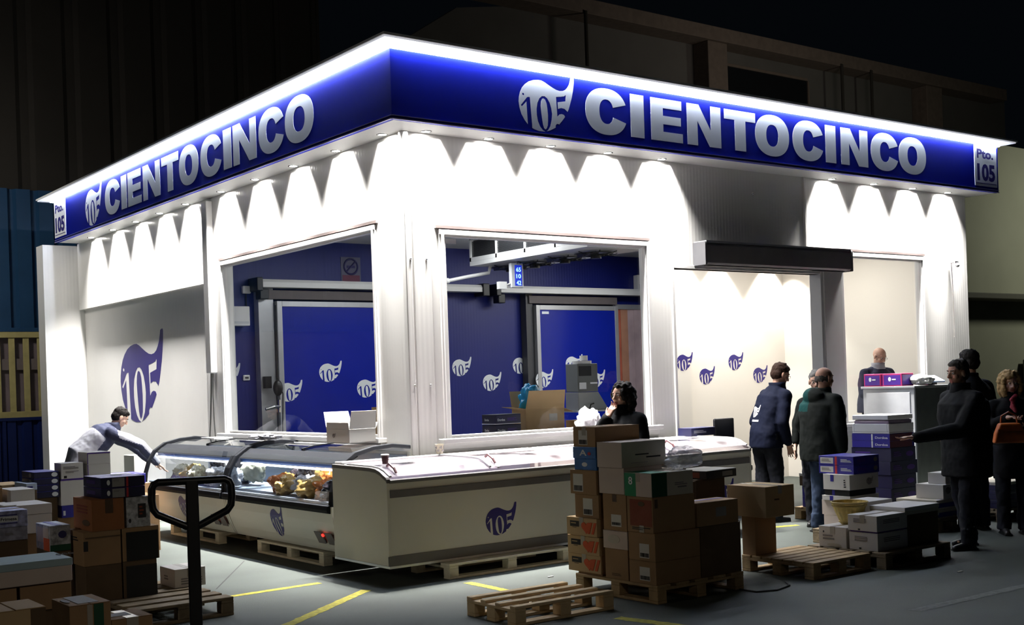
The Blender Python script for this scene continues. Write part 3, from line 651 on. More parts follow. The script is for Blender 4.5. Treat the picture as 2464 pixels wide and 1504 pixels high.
mb = MB(); mb.box(.02, w-.02, -.012, -.008, .03, .12); mb.build('text_band', mat('dull_red_band', (.14, .02, .06), .5), t)
# ================================================================== PALLETS
def pallet(loc, L, Wd, rz=0, label='', wood=None, boards=5, light_=False, group=None, name='pallet', H=.144):
    """L along local x, Wd along local y, origin at centre of base. light_: widely spaced slats, no solid deck"""
    wood = wood or M_WOOD
    t = empty(name, loc, rz, label, 'pallet', group)
    bh = .022; blk = H-3*bh
    bw = (.065 if light_ else min(.145, Wd/boards*.86)); gap = (Wd-bw)/(boards-1)
    for i in range(boards):
        y = -Wd/2+bw/2+i*gap
        mb = MB(); mb.box(-L/2, L/2, y-bw/2, y+bw/2, H-bh, H); mb.build('deck_board', wood, t, bevel=.003, seg=1)
    for i in range(3):
        x = (-L/2+.05, 0, L/2-.05)[i]
        mb = MB(); mb.box(x-.05, x+.05, -Wd/2, Wd/2, H-2*bh-.0005, H-bh-.0005); mb.build('cross_board', wood, t, bevel=.003, seg=1)
        for j in range(3):
            y = (-Wd/2+.05, 0, Wd/2-.05)[j]
            mb = MB(); mb.box(x-.05, x+.05, y-.05, y+.05, bh+.0005, bh+blk-.001); mb.build('block', wood, t, bevel=.004, seg=1)
    for j in range(3):
        y = (-Wd/2+.05, 0, Wd/2-.05)[j]
        mb = MB(); mb.box(-L/2, L/2, y-.05, y+.05, 0, bh); mb.build('bottom_runner', wood, t, bevel=.003, seg=1)
    return t
# ================================================================== BOXES
DEC = []
def carton(label, x0, x1, y0, y1, z0, z1, m, rz=0, tape=None, dec=(), group=None, name='cardboard_box', cat='box', split='x', open_top=False, tm=None, ends=None):
    """x0..x1,y0..y1 before rotation about the centre. dec: (face, u0,u1,v0,v1, material, partname or text)"""
    cx, cy = (x0+x1)/2, (y0+y1)/2; a, b, h = (x1-x0)/2, (y1-y0)/2, z1-z0
    g = .002; a -= g; b -= g; h -= .001
    mb = MB(); e = .004
    mb.box(-a, a, -b, b, 0, h-e)
    tmi = 1 if tm else 0
    if split == 'x': mb.box(-a-.001, a+.001, -b-.001, -.002, h-e, h, tmi); mb.box(-a-.001, a+.001, .002, b+.001, h-e, h, tmi)
    elif split == 'y': mb.box(-a-.001, -.002, -b-.001, b+.001, h-e, h, tmi); mb.box(.002, a+.001, -b-.001, b+.001, h-e, h, tmi)
    else: mb.box(-a-.003, a+.003, -b-.003, b+.003, h-.035, h, tmi)
    o = mb.build(name, [m]+([tm] if tm else []), bevel=.003, seg=1); o.location = (cx, cy, z0); o.rotation_euler = (0, 0, rz)
    tag(o, label, cat, group)
    F = {'F': (V((-a, -b, 0)), V((1, 0, 0)), V((0, 0, 1)), V((0, -1, 0)), 2*a, h-e), 'L': (V((-a, b, 0)), V((0, -1, 0)), V((0, 0, 1)), V((-1, 0, 0)), 2*b, h-e),
         'T': (V((-a, -b, h)), V((1, 0, 0)), V((0, 1, 0)), V((0, 0, 1)), 2*a, 2*b), 'R': (V((a, -b, 0)), V((0, 1, 0)), V((0, 0, 1)), V((1, 0, 0)), 2*b, h-e)}
    if tape:
        w = .025
        mb = MB()
        if split == 'x':
            mb.box(-a-.0015, a+.0015, -w, w, h, h+.001)
            for s in (-1, 1): mb.box(s*(a+.001), s*(a+.003), -w, w, h-.07, h+.001)
        else:
            mb.box(-w, w, -b-.0015, b+.0015, h, h+.001)
            for s in (-1, 1): mb.box(-w, w, s*(b+.001), s*(b+.003), h-.07, h+.001)
        mb.build('tape', tape, o)
    lay = {}
    for d in dec:
        f, u0, u1, v0, v1, mm, what = d[:7]; org, u, w, n, W_, H_ = F[f]
        lay[f] = lay.get(f, 0)+1; k = .0012+lay[f]*.0007; mb = MB()
        if what.startswith('#'):
            add_text(mb, what[1:], org+n*(k+.001)+u*W_*u0+w*H_*v0, u, w, W_*(u1-u0), H_*(v1-v0), .03); mb.build('print', mm, o)
        elif what == 'logo':
            wd = W_*(u1-u0); p = org+n*.001+u*W_*u0+w*H_*v0
            if f == 'T': continue
            logo(p, u, n, wd, mm, None, o, 'printed_logo', .0015)
        elif what == 'lines':
            N = d[7] if len(d) > 7 else 4; rn = random.Random(int(u0*100)+N)
            for i in range(N):
                q0 = v1-(v1-v0)*(i/N); q1 = q0-(v1-v0)/N*.5; l = u0+(u1-u0)*rn.uniform(.55, 1)
                mb.prism([(W_*u0, H_*q1), (W_*l, H_*q1), (W_*l, H_*q0), (W_*u0, H_*q0)], org+n*.001, u, w, n, k)
            mb.build('print', mm, o)
        elif what == 'barcode':
            rn = random.Random(int(u0*100)); q = u0
            while q < u1:
                w2 = rn.uniform(.3, 1)*(u1-u0)*.05; mb.prism([(W_*q, H_*v0), (W_*(q+w2), H_*v0), (W_*(q+w2), H_*v1), (W_*q, H_*v1)], org+n*.001, u, w, n, k); q += w2*2
            mb.build('barcode', mm, o)
        elif what == 'heart':
            P = []
            for i in range(28):
                q = 2*PI*i/28; P.append((.5+.5*(16*math.sin(q)**3)/16, .5+(13*math.cos(q)-5*math.cos(2*q)-2*math.cos(3*q)-math.cos(4*q))/34))
            mb.prism([(W_*(u0+(u1-u0)*p[0]), H_*(v0+(v1-v0)*p[1])) for p in P], org+n*.001, u, w, n, k); mb.build('print', mm, o)
        elif what == 'slash':
            for q in (0, .5):
                a0 = u0+(u1-u0)*q; a1 = a0+(u1-u0)*.28; sh_ = (u1-u0)*.35
                mb.prism([(W_*a0, H_*v0), (W_*a1, H_*v0), (W_*(a1+sh_), H_*v1), (W_*(a0+sh_), H_*v1)], org+n*.001, u, w, n, k)
            mb.build('print', mm, o)
        elif what == 'disc':
            mb.prism([(W_*(u0+u1)/2+W_*(u1-u0)/2*math.cos(q), H_*(v0+v1)/2+H_*(v1-v0)/2*math.sin(q)) for q in [2*PI*i/24 for i in range(24)]], org+n*.001, u, w, n, k); mb.build('print', mm, o)
        else:
            mb.prism([(W_*u0, H_*v0), (W_*u1, H_*v0), (W_*u1, H_*v1), (W_*u0, H_*v1)], org+n*.0005, u, w, n, k-.0005); mb.build(what, mm, o)
    return o
# ================================================================== FREEZERS
FXF, FYF = 5.525, 9.17     # front corner of the L-shaped freezer row
def chest_freezer(x0, L, label, logo_at, right_panel=False):
    t = empty('chest_freezer', (x0, FYF, .165), 0, label, 'freezer', 'flat-topped chest freezers in front of the right face')
    # profile in local (y, z): front low, S-curved rim, back higher
    D = .985
    top = [(0, .765), (.015, .785), (.05, .80), (.11, .83), (.19, .853), (.30, .862), (D, .87)]
    side = [(0, 0), (D, 0), (D, .84)]+[(a, b-.035) for a, b in reversed(top[:-1])]
    for x in (0, L-.03):
        mb = MB(); mb.prism(side, (x, 0, 0), (0, 1, 0), (0, 0, 1), (1, 0, 0), .03); mb.build('end_panel', M_FRZ, t, bevel=.003)
        mb = MB(); rim = [(a, b) for a, b in top]+[(a, b-.034) for a, b in reversed(top)]
        mb.prism(rim, (x-.004, -.004, 0), (0, 1, 0), (0, 0, 1), (1, 0, 0), .038); mb.build('end_rim', M_FRZG, t, bevel=.004)
    mb = MB(); mb.box(.03, L-.03, .004, .03, 0, .735); mb.box(.03, L-.03, D-.03, D, 0, .86); mb.box(.03, L-.03, .03, D-.03, 0, .05); mb.build('body', M_FRZ, t)
    mb = MB(); mb.box(.035, L-.035, .035, D-.035, .45, .47); mb.box(.03, L-.03, .03, .05, .05, .73); mb.box(.03, L-.03, D-.05, D-.03, .05, .86); mb.build('liner', M_LIN, t)
    mb = MB(); mb.box(.03, L-.03, -.008, .01, .60, .665); mb.build('grey_band', M_FRZG, t, bevel=.003)
    mb = MB(); mb.box(.0, L, -.006, .012, -.0, .085); mb.build('plinth_band', M_FRZG, t)
    mb = MB(); mb.box(0, L, -.01, D, -.022, -.001); mb.build('base_edge', M_ALU, t)
    mb = MB(); mb.cyl((.03, -.002, .748), .016, L-.06, 12, axis='x'); mb.box(.03, L-.03, -.005, .04, .728, .76); mb.build('front_rim', M_FRZG, t, smooth=False)
    mb = MB(); mb.box(.03, L-.03, D-.12, D, .862, .89); mb.box(.03, L-.03, D-.22, D-.18, .862, .872); mb.build('rear_rail', M_FRAME, t, bevel=.004)
    # curved glass lids: lower one fixed, upper one sliding
    G = [(a, b+.002) for a, b in top]
    def lid(xa, xb, dz, nm):
        mb = MB(); R = []
        for a, b in G[1:]: R.append((min(a, D-.12), b+dz))
        P = R+[(a, b-.006) for a, b in reversed(R)]
        mb.prism(P, (xa, 0, 0), (0, 1, 0), (0, 0, 1), (1, 0, 0), xb-xa); o = mb.build(nm, M_MILK, t)
        for x in (xa, xb-.022):
            m2 = MB(); P2 = [(a, b+.008) for a, b in R]+[(a, b-.008) for a, b in reversed(R)]
            m2.prism(P2, (x, 0, 0), (0, 1, 0), (0, 0, 1), (1, 0, 0), .022); m2.build('lid_edge', M_ALU, o)
        m3 = MB(); xm = xa+.09
        m3.tube([(xm, .045, R[1][1]+.012), (xm, .08, R[1][1]+.05), (xm, .16, R[3][1]+.035), (xm, .20, R[3][1]+.012)], .012); m3.build('handle', mat('maroon_grip', (.10, .035, .04), .4), o)
    lid(.04, L*.53, .002, 'glass_lid'); lid(L*.48, L-.04, .018, 'glass_lid')
    mb = MB(); w = .365; logo((logo_at, 0.0035, .155), (1, 0, 0), (0, -1, 0), w, M_LOGO, M_FRZ, t, 'logo', .002)
    # product tray seen through the glass
    mb = MB(); rn = random.Random(int(x0*10))
    for i in range(int((L-.1)/.24)):
        for j in range(3):
            mb.box(.06+i*.24, .06+i*.24+.22, .08+j*.28, .08+j*.28+.25, .47, .52+rn.uniform(0, .07), (i*2+j) % 2)
    tag(mb.build('frozen_packets', [mat('pale_pink_packet', (.62, .42, .48), .35, var=.25, scale=12), mat('white_packet', (.72, .72, .76), .35, var=.1)], t, bevel=.01), kind='stuff')
    return t
f1 = chest_freezer(5.525, 2.36, 'long chest freezer at the kiosk corner with a 105 logo on its front', 1.06)
f2 = chest_freezer(7.895, 2.36, 'chest freezer behind the tall box stack, its right end beside the logo jacket man', 2.6-.9)
def frzpallet(x, y, L, Wd, rz, label): return pallet((x, y, 0), L, Wd, rz, label, M_WOODW, group='pale pallets under the freezers', H=.140)
frzpallet(6.77, 9.62, 1.42, 1.2, 0, 'pale pallet under the front of the corner chest freezer')
frzpallet(8.95, 9.66, 1.2, .9, 0, 'pale pallet under the chest freezer behind the box stack')
# ---- curved-glass freezers along the left face
def curved_freezer(y1, L, label, logo_on=True):
    """occupies y1-L .. y1 ; local x = depth from front, local y = 0..-L ; front faces -x"""
    t = empty('curved_glass_freezer', (FXF-.02, y1, .165), 0, label, 'freezer', 'curved glass freezers along the left face')
    D = .93
    body = [(.17, 0), (D, 0), (D, .80), (.03, .46), (.03, .40), (.045, .30), (.075, .20), (.115, .10), (.15, .03)]
    mb = MB(); n = (0, -1, 0)
    # hollow shell: front skin + bottom + back
    sk = [(.17, 0), (.03+.12, .03), (.115, .10), (.075, .20), (.045, .30), (.03, .40), (.03, .46), (.06, .46), (.06, .40), (.075, .30), (.105, .20), (.145, .11), (.18, .06), (.2, .04), (.2, 0)]
    mb.prism(sk, (0, -.03, 0), (1, 0, 0), (0, 0, 1), n, L-.06); mb.box(.19, D, -L+.03, -.03, 0, .04); mb.box(D-.03, D, -L+.03, -.03, .04, .93)
    mb.build('body', M_FRZ, t)
    mb = MB(); mb.box(.09, D-.03, -L+.03, -.03, .47, .49); mb.box(D-.04, D-.03, -L+.03, -.03, .42, .9); mb.build('liner', M_LIN, t)
    sidep = [(.17, 0), (D, 0), (D, .94), (.72, 1.0), (.50, 1.0), (.30, .955), (.16, .86), (.08, .74), (.035, .60), (.02, .46), (.02, .40), (.035, .30), (.065, .20), (.105, .10), (.14, .03)]
    low = [(.17, 0), (D, 0), (D, .46), (.02, .46), (.02, .40), (.035, .30), (.065, .20), (.105, .10), (.14, .03)]
    for y in (0, -L+.03):
        mb = MB(); mb.prism(low, (0, y, 0), (1, 0, 0), (0, 0, 1), n, .03); mb.build('end_panel', M_FRZ, t)
        up = [(.03, .46), (D, .46), (D, .93), (.72, .97), (.50, .965), (.31, .92), (.18, .83), (.10, .72), (.05, .60)]
        mb = MB(); mb.prism(up, (0, y-.01, 0), (1, 0, 0), (0, 0, 1), n, .008); mb.build('end_glass', M_GLASSF, t)
    arc = [(.015, .46), (.03, .60), (.075, .74), (.155, .87), (.30, .965), (.50, 1.01), (.72, 1.025), (D, 1.0)]
    arci = [(.055, .46), (.07, .59), (.11, .715), (.185, .835), (.315, .925), (.505, .968), (.72, .985), (D, .96)]
    for y in (.0, -L+.06):
        mb = MB(); mb.prism(arc+arci[::-1], (0, y, 0), (1, 0, 0), (0, 0, 1), n, .06); mb.build('arched_rib', M_FRZB, t, bevel=.008)
    # front curved pane
    g = [(.028, .475), (.043, .60), (.085, .73), (.16, .845), (.24, .905)]; g2 = [(a+.006, b-.002) for a, b in g]
    mb = MB(); mb.prism(g+g2[::-1], (0, -.045, 0), (1, 0, 0), (0, 0, 1), n, L-.09); mb.build('front_glass', M_GLASSF, t)
    mb = MB(); mb.prism([(.19, .855), (.33, .945), (.36, .945), (.35, .915), (.24, .855), (.2, .84)], (0, -.045, 0), (1, 0, 0), (0, 0, 1), n, L-.09); mb.build('top_bar', mat('grey_freezer_bar', (.008, .009, .012), .65, spec=.15), t, bevel=.004)
    mb = MB(); mb.prism([(.20, .842), (.235, .855), (.24, .82), (.205, .805)], (0, -.06, 0), (1, 0, 0), (0, 0, 1), n, L-.12); mb.build('light_rail', mat('blue_rail', (.02, .06, .2), .4), t)
    mb = MB(); mb.cyl((.19, -L+.12, .79), .011, L-.24, 10, axis='y'); mb.build('tube_light', mat('tube_light', (1, 1, 1), .5, var=0, emit=(.85, .92, 1), es=6.), t)
    for k in range(2):
        a = -.05-k*(L-.1)/2; dz = .014*k
        q = [(.36, .948+dz), (.50, .975+dz), (.72, .99+dz), (D-.03, .975+dz)]
        mb = MB(); mb.prism(q+[(p[0], p[1]-.006) for p in q[::-1]], (0, a, 0), (1, 0, 0), (0, 0, 1), n, (L-.1)/2+.03); o = mb.build('sliding_glass', M_GLASSF, t)
        mb = MB(); mb.prism([(p[0], p[1]+.006) for p in q]+[(p[0], p[1]-.01) for p in q[::-1]], (0, a-(L-.1)/2*(k == 0)-.0, 0), (1, 0, 0), (0, 0, 1), n, .025); mb.build('lid_edge', M_FRZB, o)
    mb = MB(); mb.box(D-.06, D+.03, -L+.05, -.05, .94, .985); mb.build('rear_rail', M_FRAME, t, bevel=.004)
    mb = MB(); mb.prism([(-.012, .40), (-.02, .43), (-.012, .47), (.04, .478), (.04, .39)], (0, -.02, 0), (1, 0, 0), (0, 0, 1), n, L-.04); mb.build('bumper', M_FRZB, t, bevel=.005)
    # grille with red switch near the lower right
    y = -L+.42; ux = V((0, -1, 0)); d = V((.055, 0, -.15)).normalized(); nn = V((-.15, 0, -.055)).normalized()*-1
    nn = V((-d.z, 0, d.x)); nn = nn if nn.x < 0 else -nn
    base = V((.062, y, .205))
    for k in (0, 1):
        mb = MB(); mb.prism([(k*.21, 0), (k*.21+.14, 0), (k*.21+.17, .12), (k*.21+.03, .12)], base+nn*.014, (0, -1, 0), d, nn, .006); mb.build('vent_grille', mat('brown_grey_grille', (.10, .075, .065), .5), t)
    mb = MB(); mb.prism([(.165+.022*math.cos(q), .03+.016*math.sin(q)) for q in [2*PI*i/14 for i in range(14)]], base+nn*.014, (0, -1, 0), d, nn, .01); mb.build('switch_light', mat('red_switch', (.8, .02, .01), .4, var=0, emit=(1, .03, .02), es=2.), t)
    mb = MB(); mb.prism([(.165, .07), (.185, .07), (.19, .11), (.17, .11)], base+nn*.014, (0, -1, 0), d, nn, .008); mb.build('switch', M_BLACK, t)
    # logo on the curved front, bent to the body
    P = [(.03, .40), (.045, .30), (.075, .20), (.115, .10), (.15, .03)]
    lw = .30; top_z = .375
    def onbody(a, b, off):
        z = top_z-.30+b*1.35; z = max(z, .04)
        for (xa, za), (xb, zb) in zip(P, P[1:]):
            if zb <= z <= za: f = (za-z)/(za-zb); x = xa+(xb-xa)*f; break
        else: x = .03
        return (x-off, -L*.5-a+.15, z)
    mb = MB()
    bm = bmesh.new(); fv = [bm.verts.new((x*lw, y*lw, 0)) for x, y, z in LOGO_V]
    for f in LOGO_TOP: bm.faces.new([fv[i] for i in f])
    for c in range(0, 12): bmesh.ops.bisect_plane(bm, geom=bm.verts[:]+bm.edges[:]+bm.faces[:], plane_co=(0, c*lw*.07, 0), plane_no=(0, 1, 0))
    bmesh.ops.triangulate(bm, faces=bm.faces); bm.verts.index_update()
    mb.add([onbody(v.co.x, v.co.y, .003) for v in bm.verts], [[v.index for v in f.verts] for f in bm.faces]); bm.free()
    mb.build('logo', M_LOGO, t)
    return t
c1 = curved_freezer(12.66, 2.47, 'curved glass freezer beside the corner freezer, holding orange and gold packets')
c2 = curved_freezer(15.14, 2.47, 'curved glass freezer farther from the corner, behind the black pallet jack handle')
for y, L_, lb in ((11.40, 1.50, 'pale pallet under the near half of the curved freezers'), (13.90, 1.46, 'pale pallet under the far half of the curved freezers')):
    frzpallet(6.10, y, L_, .86, PI/2, lb)
# frozen bags in the curved freezers
M_BAGP = [plastic('gold_plastic', (.55, .36, .12), .95, .15), plastic('orange_plastic', (.6, .2, .05), .95, .15), plastic('cream_plastic', (.62, .58, .42), .95, .15), plastic('pale_plastic', (.6, .6, .62), .95, .15), plastic('dark_plastic', (.05, .04, .045), .95, .15)]
def bag(name, label, cat, loc, r, m, seed, rot=(0, 0, 0), group=None, amp=.35):
    bm = bmesh.new(); bmesh.ops.create_icosphere(bm, subdivisions=4, radius=1)
    for v in bm.verts:
        p = v.co.copy(); k = 1+amp*noise.noise(p*1.6+V((seed*7.1, seed*3.3, 0)))+amp*.45*noise.noise(p*4.5+V((seed, 0, seed*2)))
        ridge = abs(noise.noise(p*3+V((0, seed*5, 0)))); k -= amp*.4*(ridge < .06)
        v.co = V((p.x*r[0]*k, p.y*r[1]*k, max(p.z, -.75)*r[2]*k))
    me = bpy.data.meshes.new(name); bm.to_mesh(me); bm.free(); me.materials.append(m)
    z0 = min(v.co.z for v in me.vertices)
    for v in me.vertices: v.co.z -= z0
    me.polygons.foreach_set('use_smooth', [True]*len(me.polygons))
    o = bpy.data.objects.new(name, me); COL.objects.link(o); o.location = loc; o.rotation_euler = rot
    return tag(o, label, cat, group)
cols = ('dark', 'orange', 'gold', 'pale', 'cream')
rn = random.Random(9); CI = {'gold': 0, 'orange': 1, 'cream': 2, 'pale': 3, 'dark': 4}
pl1 = [(10.50, .20, 'dark'), (10.74, .24, 'orange'), (10.72, .56, 'dark'), (11.00, .18, 'gold'), (11.02, .50, 'orange'), (11.26, .26, 'pale'), (11.30, .58, 'gold'), (11.52, .18, 'gold'), (11.56, .48, 'dark'), (11.80, .26, 'orange'), (11.84, .58, 'dark')]
pl2 = [(13.0, .22, 'pale'), (13.05, .54, 'cream'), (13.28, .18, 'pale'), (13.34, .50, 'dark'), (13.58, .24, 'cream'), (13.62, .56, 'pale'), (13.88, .20, 'cream'), (13.92, .52, 'dark'), (14.18, .26, 'gold'), (14.46, .22, 'cream')]
bi = 0
for grp, lst, where in (('frozen packets in the corner-side curved freezer', pl1, 'corner-side'), ('frozen packets in the farther curved freezer', pl2, 'farther')):
    for i, (y, dx, c) in enumerate(lst):
        bi += 1; row = 'front' if dx < .35 else 'back'
        lb = '%s packet in the %s row of the %s curved freezer, %s along' % (c, row, where, ['at the near end', 'second', 'third', 'fourth', 'fifth', 'sixth', 'seventh', 'eighth', 'ninth', 'tenth', 'last'][i])
        bag('frozen_packet', lb, 'packet', (FXF+.05+dx, y, .657), (.125, .15, .105+.055*(dx > .35)), M_BAGP[CI[c]], bi, (0, -.25, rn.uniform(-.6, .6)), grp, amp=.5)
# items on the freezer tops
def cup(label, loc, r, h, m, m2=None, band=None):
    t = empty('paper_cup', loc, 0, label, 'cup')
    mb = MB(); N = 20; prof = [(r*.72, 0), (r, h), (r*1.06, h), (r*1.06, h-.006), (r*.94, h-.008), (r*.68, .006)]
    mb.rings([[(math.cos(2*PI*j/N)*q, math.sin(2*PI*j/N)*q, z) for j in range(N)] for q, z in prof]); mb.build('cup_body', m, t, smooth=False)
    if m2:
        mb = MB(); mb.rings([[(math.cos(2*PI*j/N)*q, math.sin(2*PI*j/N)*q, z) for j in range(N)] for q, z in ((r*1.07, h-.001), (r*1.09, h+.008), (r*.9, h+.014))]); mb.build('lid', m2, t)
    if band:
        for k in range(10):
            q = 2*PI*k/10; mb = MB(); c, s = math.cos(q), math.sin(q)
            rr = r*.9; mb.prism([(-.012, .3*h+(k % 2)*.3*h), (.01, .25*h+(k % 2)*.3*h), (.012, .5*h+(k % 2)*.3*h), (-.01, .45*h+(k % 2)*.3*h)], (c*rr, s*rr, 0), (-s, c, 0), (0, 0, 1), (c, s, 0), .005); mb.build('pattern', band, t)
    return t
ztop = .165+.865
M_WH = mat('white_paper', (.75, .74, .7), .6)
pp = onz(927, 1117, 1.05); cup('dark maroon cup with a white lid on the corner freezer top', (pp.x, pp.y, 1.052), .036, .075, mat('maroon_cup', (.06, .015, .02), .5), M_WH)
pp = ony(1073, 1095, 9.95); cup('white patterned paper cup on the back rail of the corner freezer', (pp.x, 10.06, ztop+.03), .042, .10, mat('cream_paper', (.62, .57, .44), .6), None, M_INKG)
pp = onx(641, 1050, 6.40); cup('small white patterned cup at the rear of the curved freezers', (6.41, pp.y, 1.152), .04, .09, M_WH, None, mat('olive_ink', (.2, .17, .08), .6))
# open white box on the curved freezer
def open_box(name, label, loc, a, b, h, m, mi, rz=0, flaps=(1, 1, 1, 1), ang=(60, 60, 60, 60), dec=None, fl=.5, group=None):
    t = empty(name, loc, rz, label, 'box', group); th = .006
    mb = MB(); mb.box(-a, a, -b, b, 0, th); mb.box(-a, a, -b, -b+th, th, h); mb.box(-a, a, b-th, b, th, h); mb.box(-a, -a+th, -b+th, b-th, th, h); mb.box(a-th, a, -b+th, b-th, th, h)
    mb.build('carton_body', [m], t, bevel=.002, seg=1)
    spec = [((-a, -b, h), (1, 0, 0), (0, -1, 0), 2*a, b*2*fl), ((-a, b, h), (1, 0, 0), (0, 1, 0), 2*a, b*2*fl), ((-a, -b, h), (0, 1, 0), (-1, 0, 0), 2*b, a*fl), ((a, -b, h), (0, 1, 0), (1, 0, 0), 2*b, a*fl)]
    for k, (o, u, w, W_, ln) in enumerate(spec):
        if not flaps[k]: continue
        q = math.radians(ang[k]); ww = V(w)*math.cos(q)+V((0, 0, 1))*math.sin(q); nn = V(u).cross(ww)
        mb = MB(); mb.prism([(0, 0), (W_, 0), (W_*.97, ln), (W_*.03, ln)], o, u, ww, nn, .004); mb.build('flap', mi, t)
    return t
pp = onx(775, 1060, 6.2)
ob = open_box('open_carton', 'white carton with raised flaps and a small logo standing on the curved freezer', (6.22, 11.0, 1.19), .16, .22, .14, M_CBW, M_CBW, .05, (1, 1, 1, 1), (80, 70, 88, 60), fl=.42)
logo(V((-.162, .10, .05)), (0, -1, 0), (-1, 0, 0), .06, M_INKG, M_CBW, ob, 'printed_logo', .001)
pp = onx(700, 1052, 6.1)
bag('crumpled_plastic_wrap', 'crumpled grey plastic on top of the rib between the two curved freezers', 'plastic wrap', (6.0, 12.55, 1.20), (.14, .20, .03), plastic('grey_wrap', (.2, .2, .22), .9), 41, amp=.6)
mb = MB(); mb.box(-.12, .12, -.2, .2, 0, .012); o = mb.build('price_leaflet', M_WH); o.location = (6.0, 13.9, 1.19); tag(o, 'white leaflet lying on the farther curved freezer', 'leaflet')
o = MB().box(-.2, .2, -.12, .12, 0, .01).build('lime_folder', mat('lime_green', (.35, .6, .05), .5)); o.location = (9.15, 9.72, 1.05); tag(o, 'lime green folder lying on the far chest freezer', 'folder')
o = MB().box(-.2, .18, -.13, .1, 0, .008).build('paper_sheet', M_WH); o.location = (9.17, 9.74, 1.061); tag(o, 'white sheet lying on the lime green folder', 'paper')
for i, (x, lb) in enumerate(((7.35, 'white papers spread on the back half of the corner freezer'), (6.95, 'small white sheet on the corner freezer left of the spread papers'))):
    o = MB().box(-.22+i*.08, .22-i*.08, -.07, .07, 0, .008).build('paper_sheet', M_WH); o.location = (x, 9.72, 1.052); o.rotation_euler = (0, .0, .2*i); tag(o, lb, 'paper')
carton('flat navy and pale blue carton lying on the far end of the far chest freezer', 10.1, 10.5, 9.93, 10.15, 1.056, 1.15, M_CBN, dec=[('F', .1, .7, .3, .7, M_LOGOW, 'lines', 3)])
# ================================================================== BOX STACK ON THE CENTRE PALLET
SX = 6.48
pallet((6.965, 7.275, 0), .975, .975, PI/2, 'loaded pallet carrying the tall box stack in front of the corner freezer', M_WOOD)
G = 'cartons stacked on the centre pallet'
PL = ('F', .2, .2, .2, .2)
Y0 = 6.80
LBL = lambda u0, v0, u1, v1, f='L': [(f, u0, u1, v0, v1, M_PAPER, 'label'), (f, u0+.03, u1-.03, v0+.04, v0+(v1-v0)*.35, M_INK, 'barcode')]
carton('brown labelled box at the very bottom near corner of the centre stack', SX, 6.975, Y0, 7.105, .145, .325, M_CB, dec=LBL(.40, .15, .78, .75), group=G)
carton('brown labelled box second from the bottom at the near corner of the centre stack', SX, 6.975, Y0, 7.105, .325, .545, M_CB, dec=LBL(.42, .1, .78, .62), group=G)
carton('brown box with a rust red printed panel under the green and white box', SX, 6.945, 6.815, 7.11, .545, .825, M_CB, dec=[('L', .12, .97, .18, .93, M_RUST, 'print_panel'), ('L', .45, .7, .74, .88, M_CBD, 'disc'), ('L', .2, .9, .05, .14, M_INK, 'lines', 2), ('F', .05, .12, .7, .95, M_TAPE, 'tape'), ('L', .48, .66, .0, .2, M_TAPEC, 'tape')], group=G)
carton('green and white banded box on the near corner of the stack', SX-.005, 6.93, 6.81, 7.12, .825, 1.01, M_CBG, dec=[('L', .42, 1., 0, 1, M_CBP, 'print_panel'), ('L', 0, .42, 0, 1, M_GREEN, 'print_panel'), ('L', .15, .3, .5, .85, M_LOGOW, '#8'), ('F', 0, .36, 0, 1, M_GRND, 'print_panel'), ('F', .55, .92, .4, .55, M_INKG, 'lines', 2), ('F', .62, .9, .25, .38, M_INKG, 'lines', 1), ('T', 0, .42, 0, 1, M_GREEN, 'print_panel')], tape=M_TAPEC, split='x', group=G)  # front green is a darker copy of the side green, shade painted in
carton('brown box at the bottom of the middle column of the centre stack', SX, 6.9, 7.115, 7.39, .145, .39, M_CB, group=G, dec=[('L', .3, .9, .1, .2, M_CBD, 'lines', 2)])
carton('low whitish box with faint print in the middle column', SX-.005, 6.9, 7.11, 7.40, .39, .535, M_CBP, dec=[('L', .2, .7, .3, .8, M_CBG, 'disc')], group=G)
carton('brown box with dark tape tab and white label under the blank white boxes', SX, 6.9, 7.115, 7.395, .535, .83, M_CB, dec=[('L', .42, .60, .80, 1, M_TAPE, 'tape')]+LBL(.35, .12, .78, .45), group=G)
carton('blank whitish box in the middle column, directly under the topmost grey box', SX-.005, 6.9, 7.125, 7.43, .83, 1.04, M_CBP, group=G)
carton('long grey and white box atop the centre stack with dark text on its side', SX-.01, 6.965, 7.145, 7.44, 1.04, 1.245, M_CBP, dec=[('F', 0, 1, 0, 1, M_CBG, 'print_panel'), ('F', .3, .85, .42, .52, M_INK, 'lines', 1), ('F', .55, .88, .28, .4, M_INK, 'lines', 1), ('F', .2, .8, .15, .18, M_INKG, 'lines', 1)], split='x', group=G, rz=.02)
carton('brown base box at the left end of the centre pallet, below the heart boxes', SX+.02, 6.88, 7.45, 7.755, .145, .16, M_CB, group=G)
for i, (z, d, s) in enumerate(((.16, .02, 'lowest'), (.31, .01, 'middle'), (.465, -.01, 'uppermost'))):
    carton('%s of the three tan boxes with an orange heart print' % s, SX-.01+d, 6.88+d, 7.455, 7.85+d, z, z+.15, M_CBL, group='tan heart boxes', dec=[('L', .12, .42, .5, .82, M_INK, 'print_panel'), ('L', .15, .39, .62, .72, M_CBL, 'lines', 1), ('L', .2, .4, .42, .46, M_INK, 'lines', 1), ('L', .50, .82, .12, .9, M_ORNG, 'heart'), ('L', .70, .96, .15, .8, M_ORNG, 'slash')], tape=M_TAPEC)
carton('brown box with a white side label directly above the tan heart boxes', SX-.005, 6.87, 7.44, 7.74, .615, .81, M_CB, dec=LBL(.35, .12, .75, .85), group=G)
carton('brown box with a white label under the two bright blue cartons', SX-.02, 6.86, 7.445, 7.775, .81, 1.01, M_CB, dec=LBL(.12, .1, .5, .85), group=G)
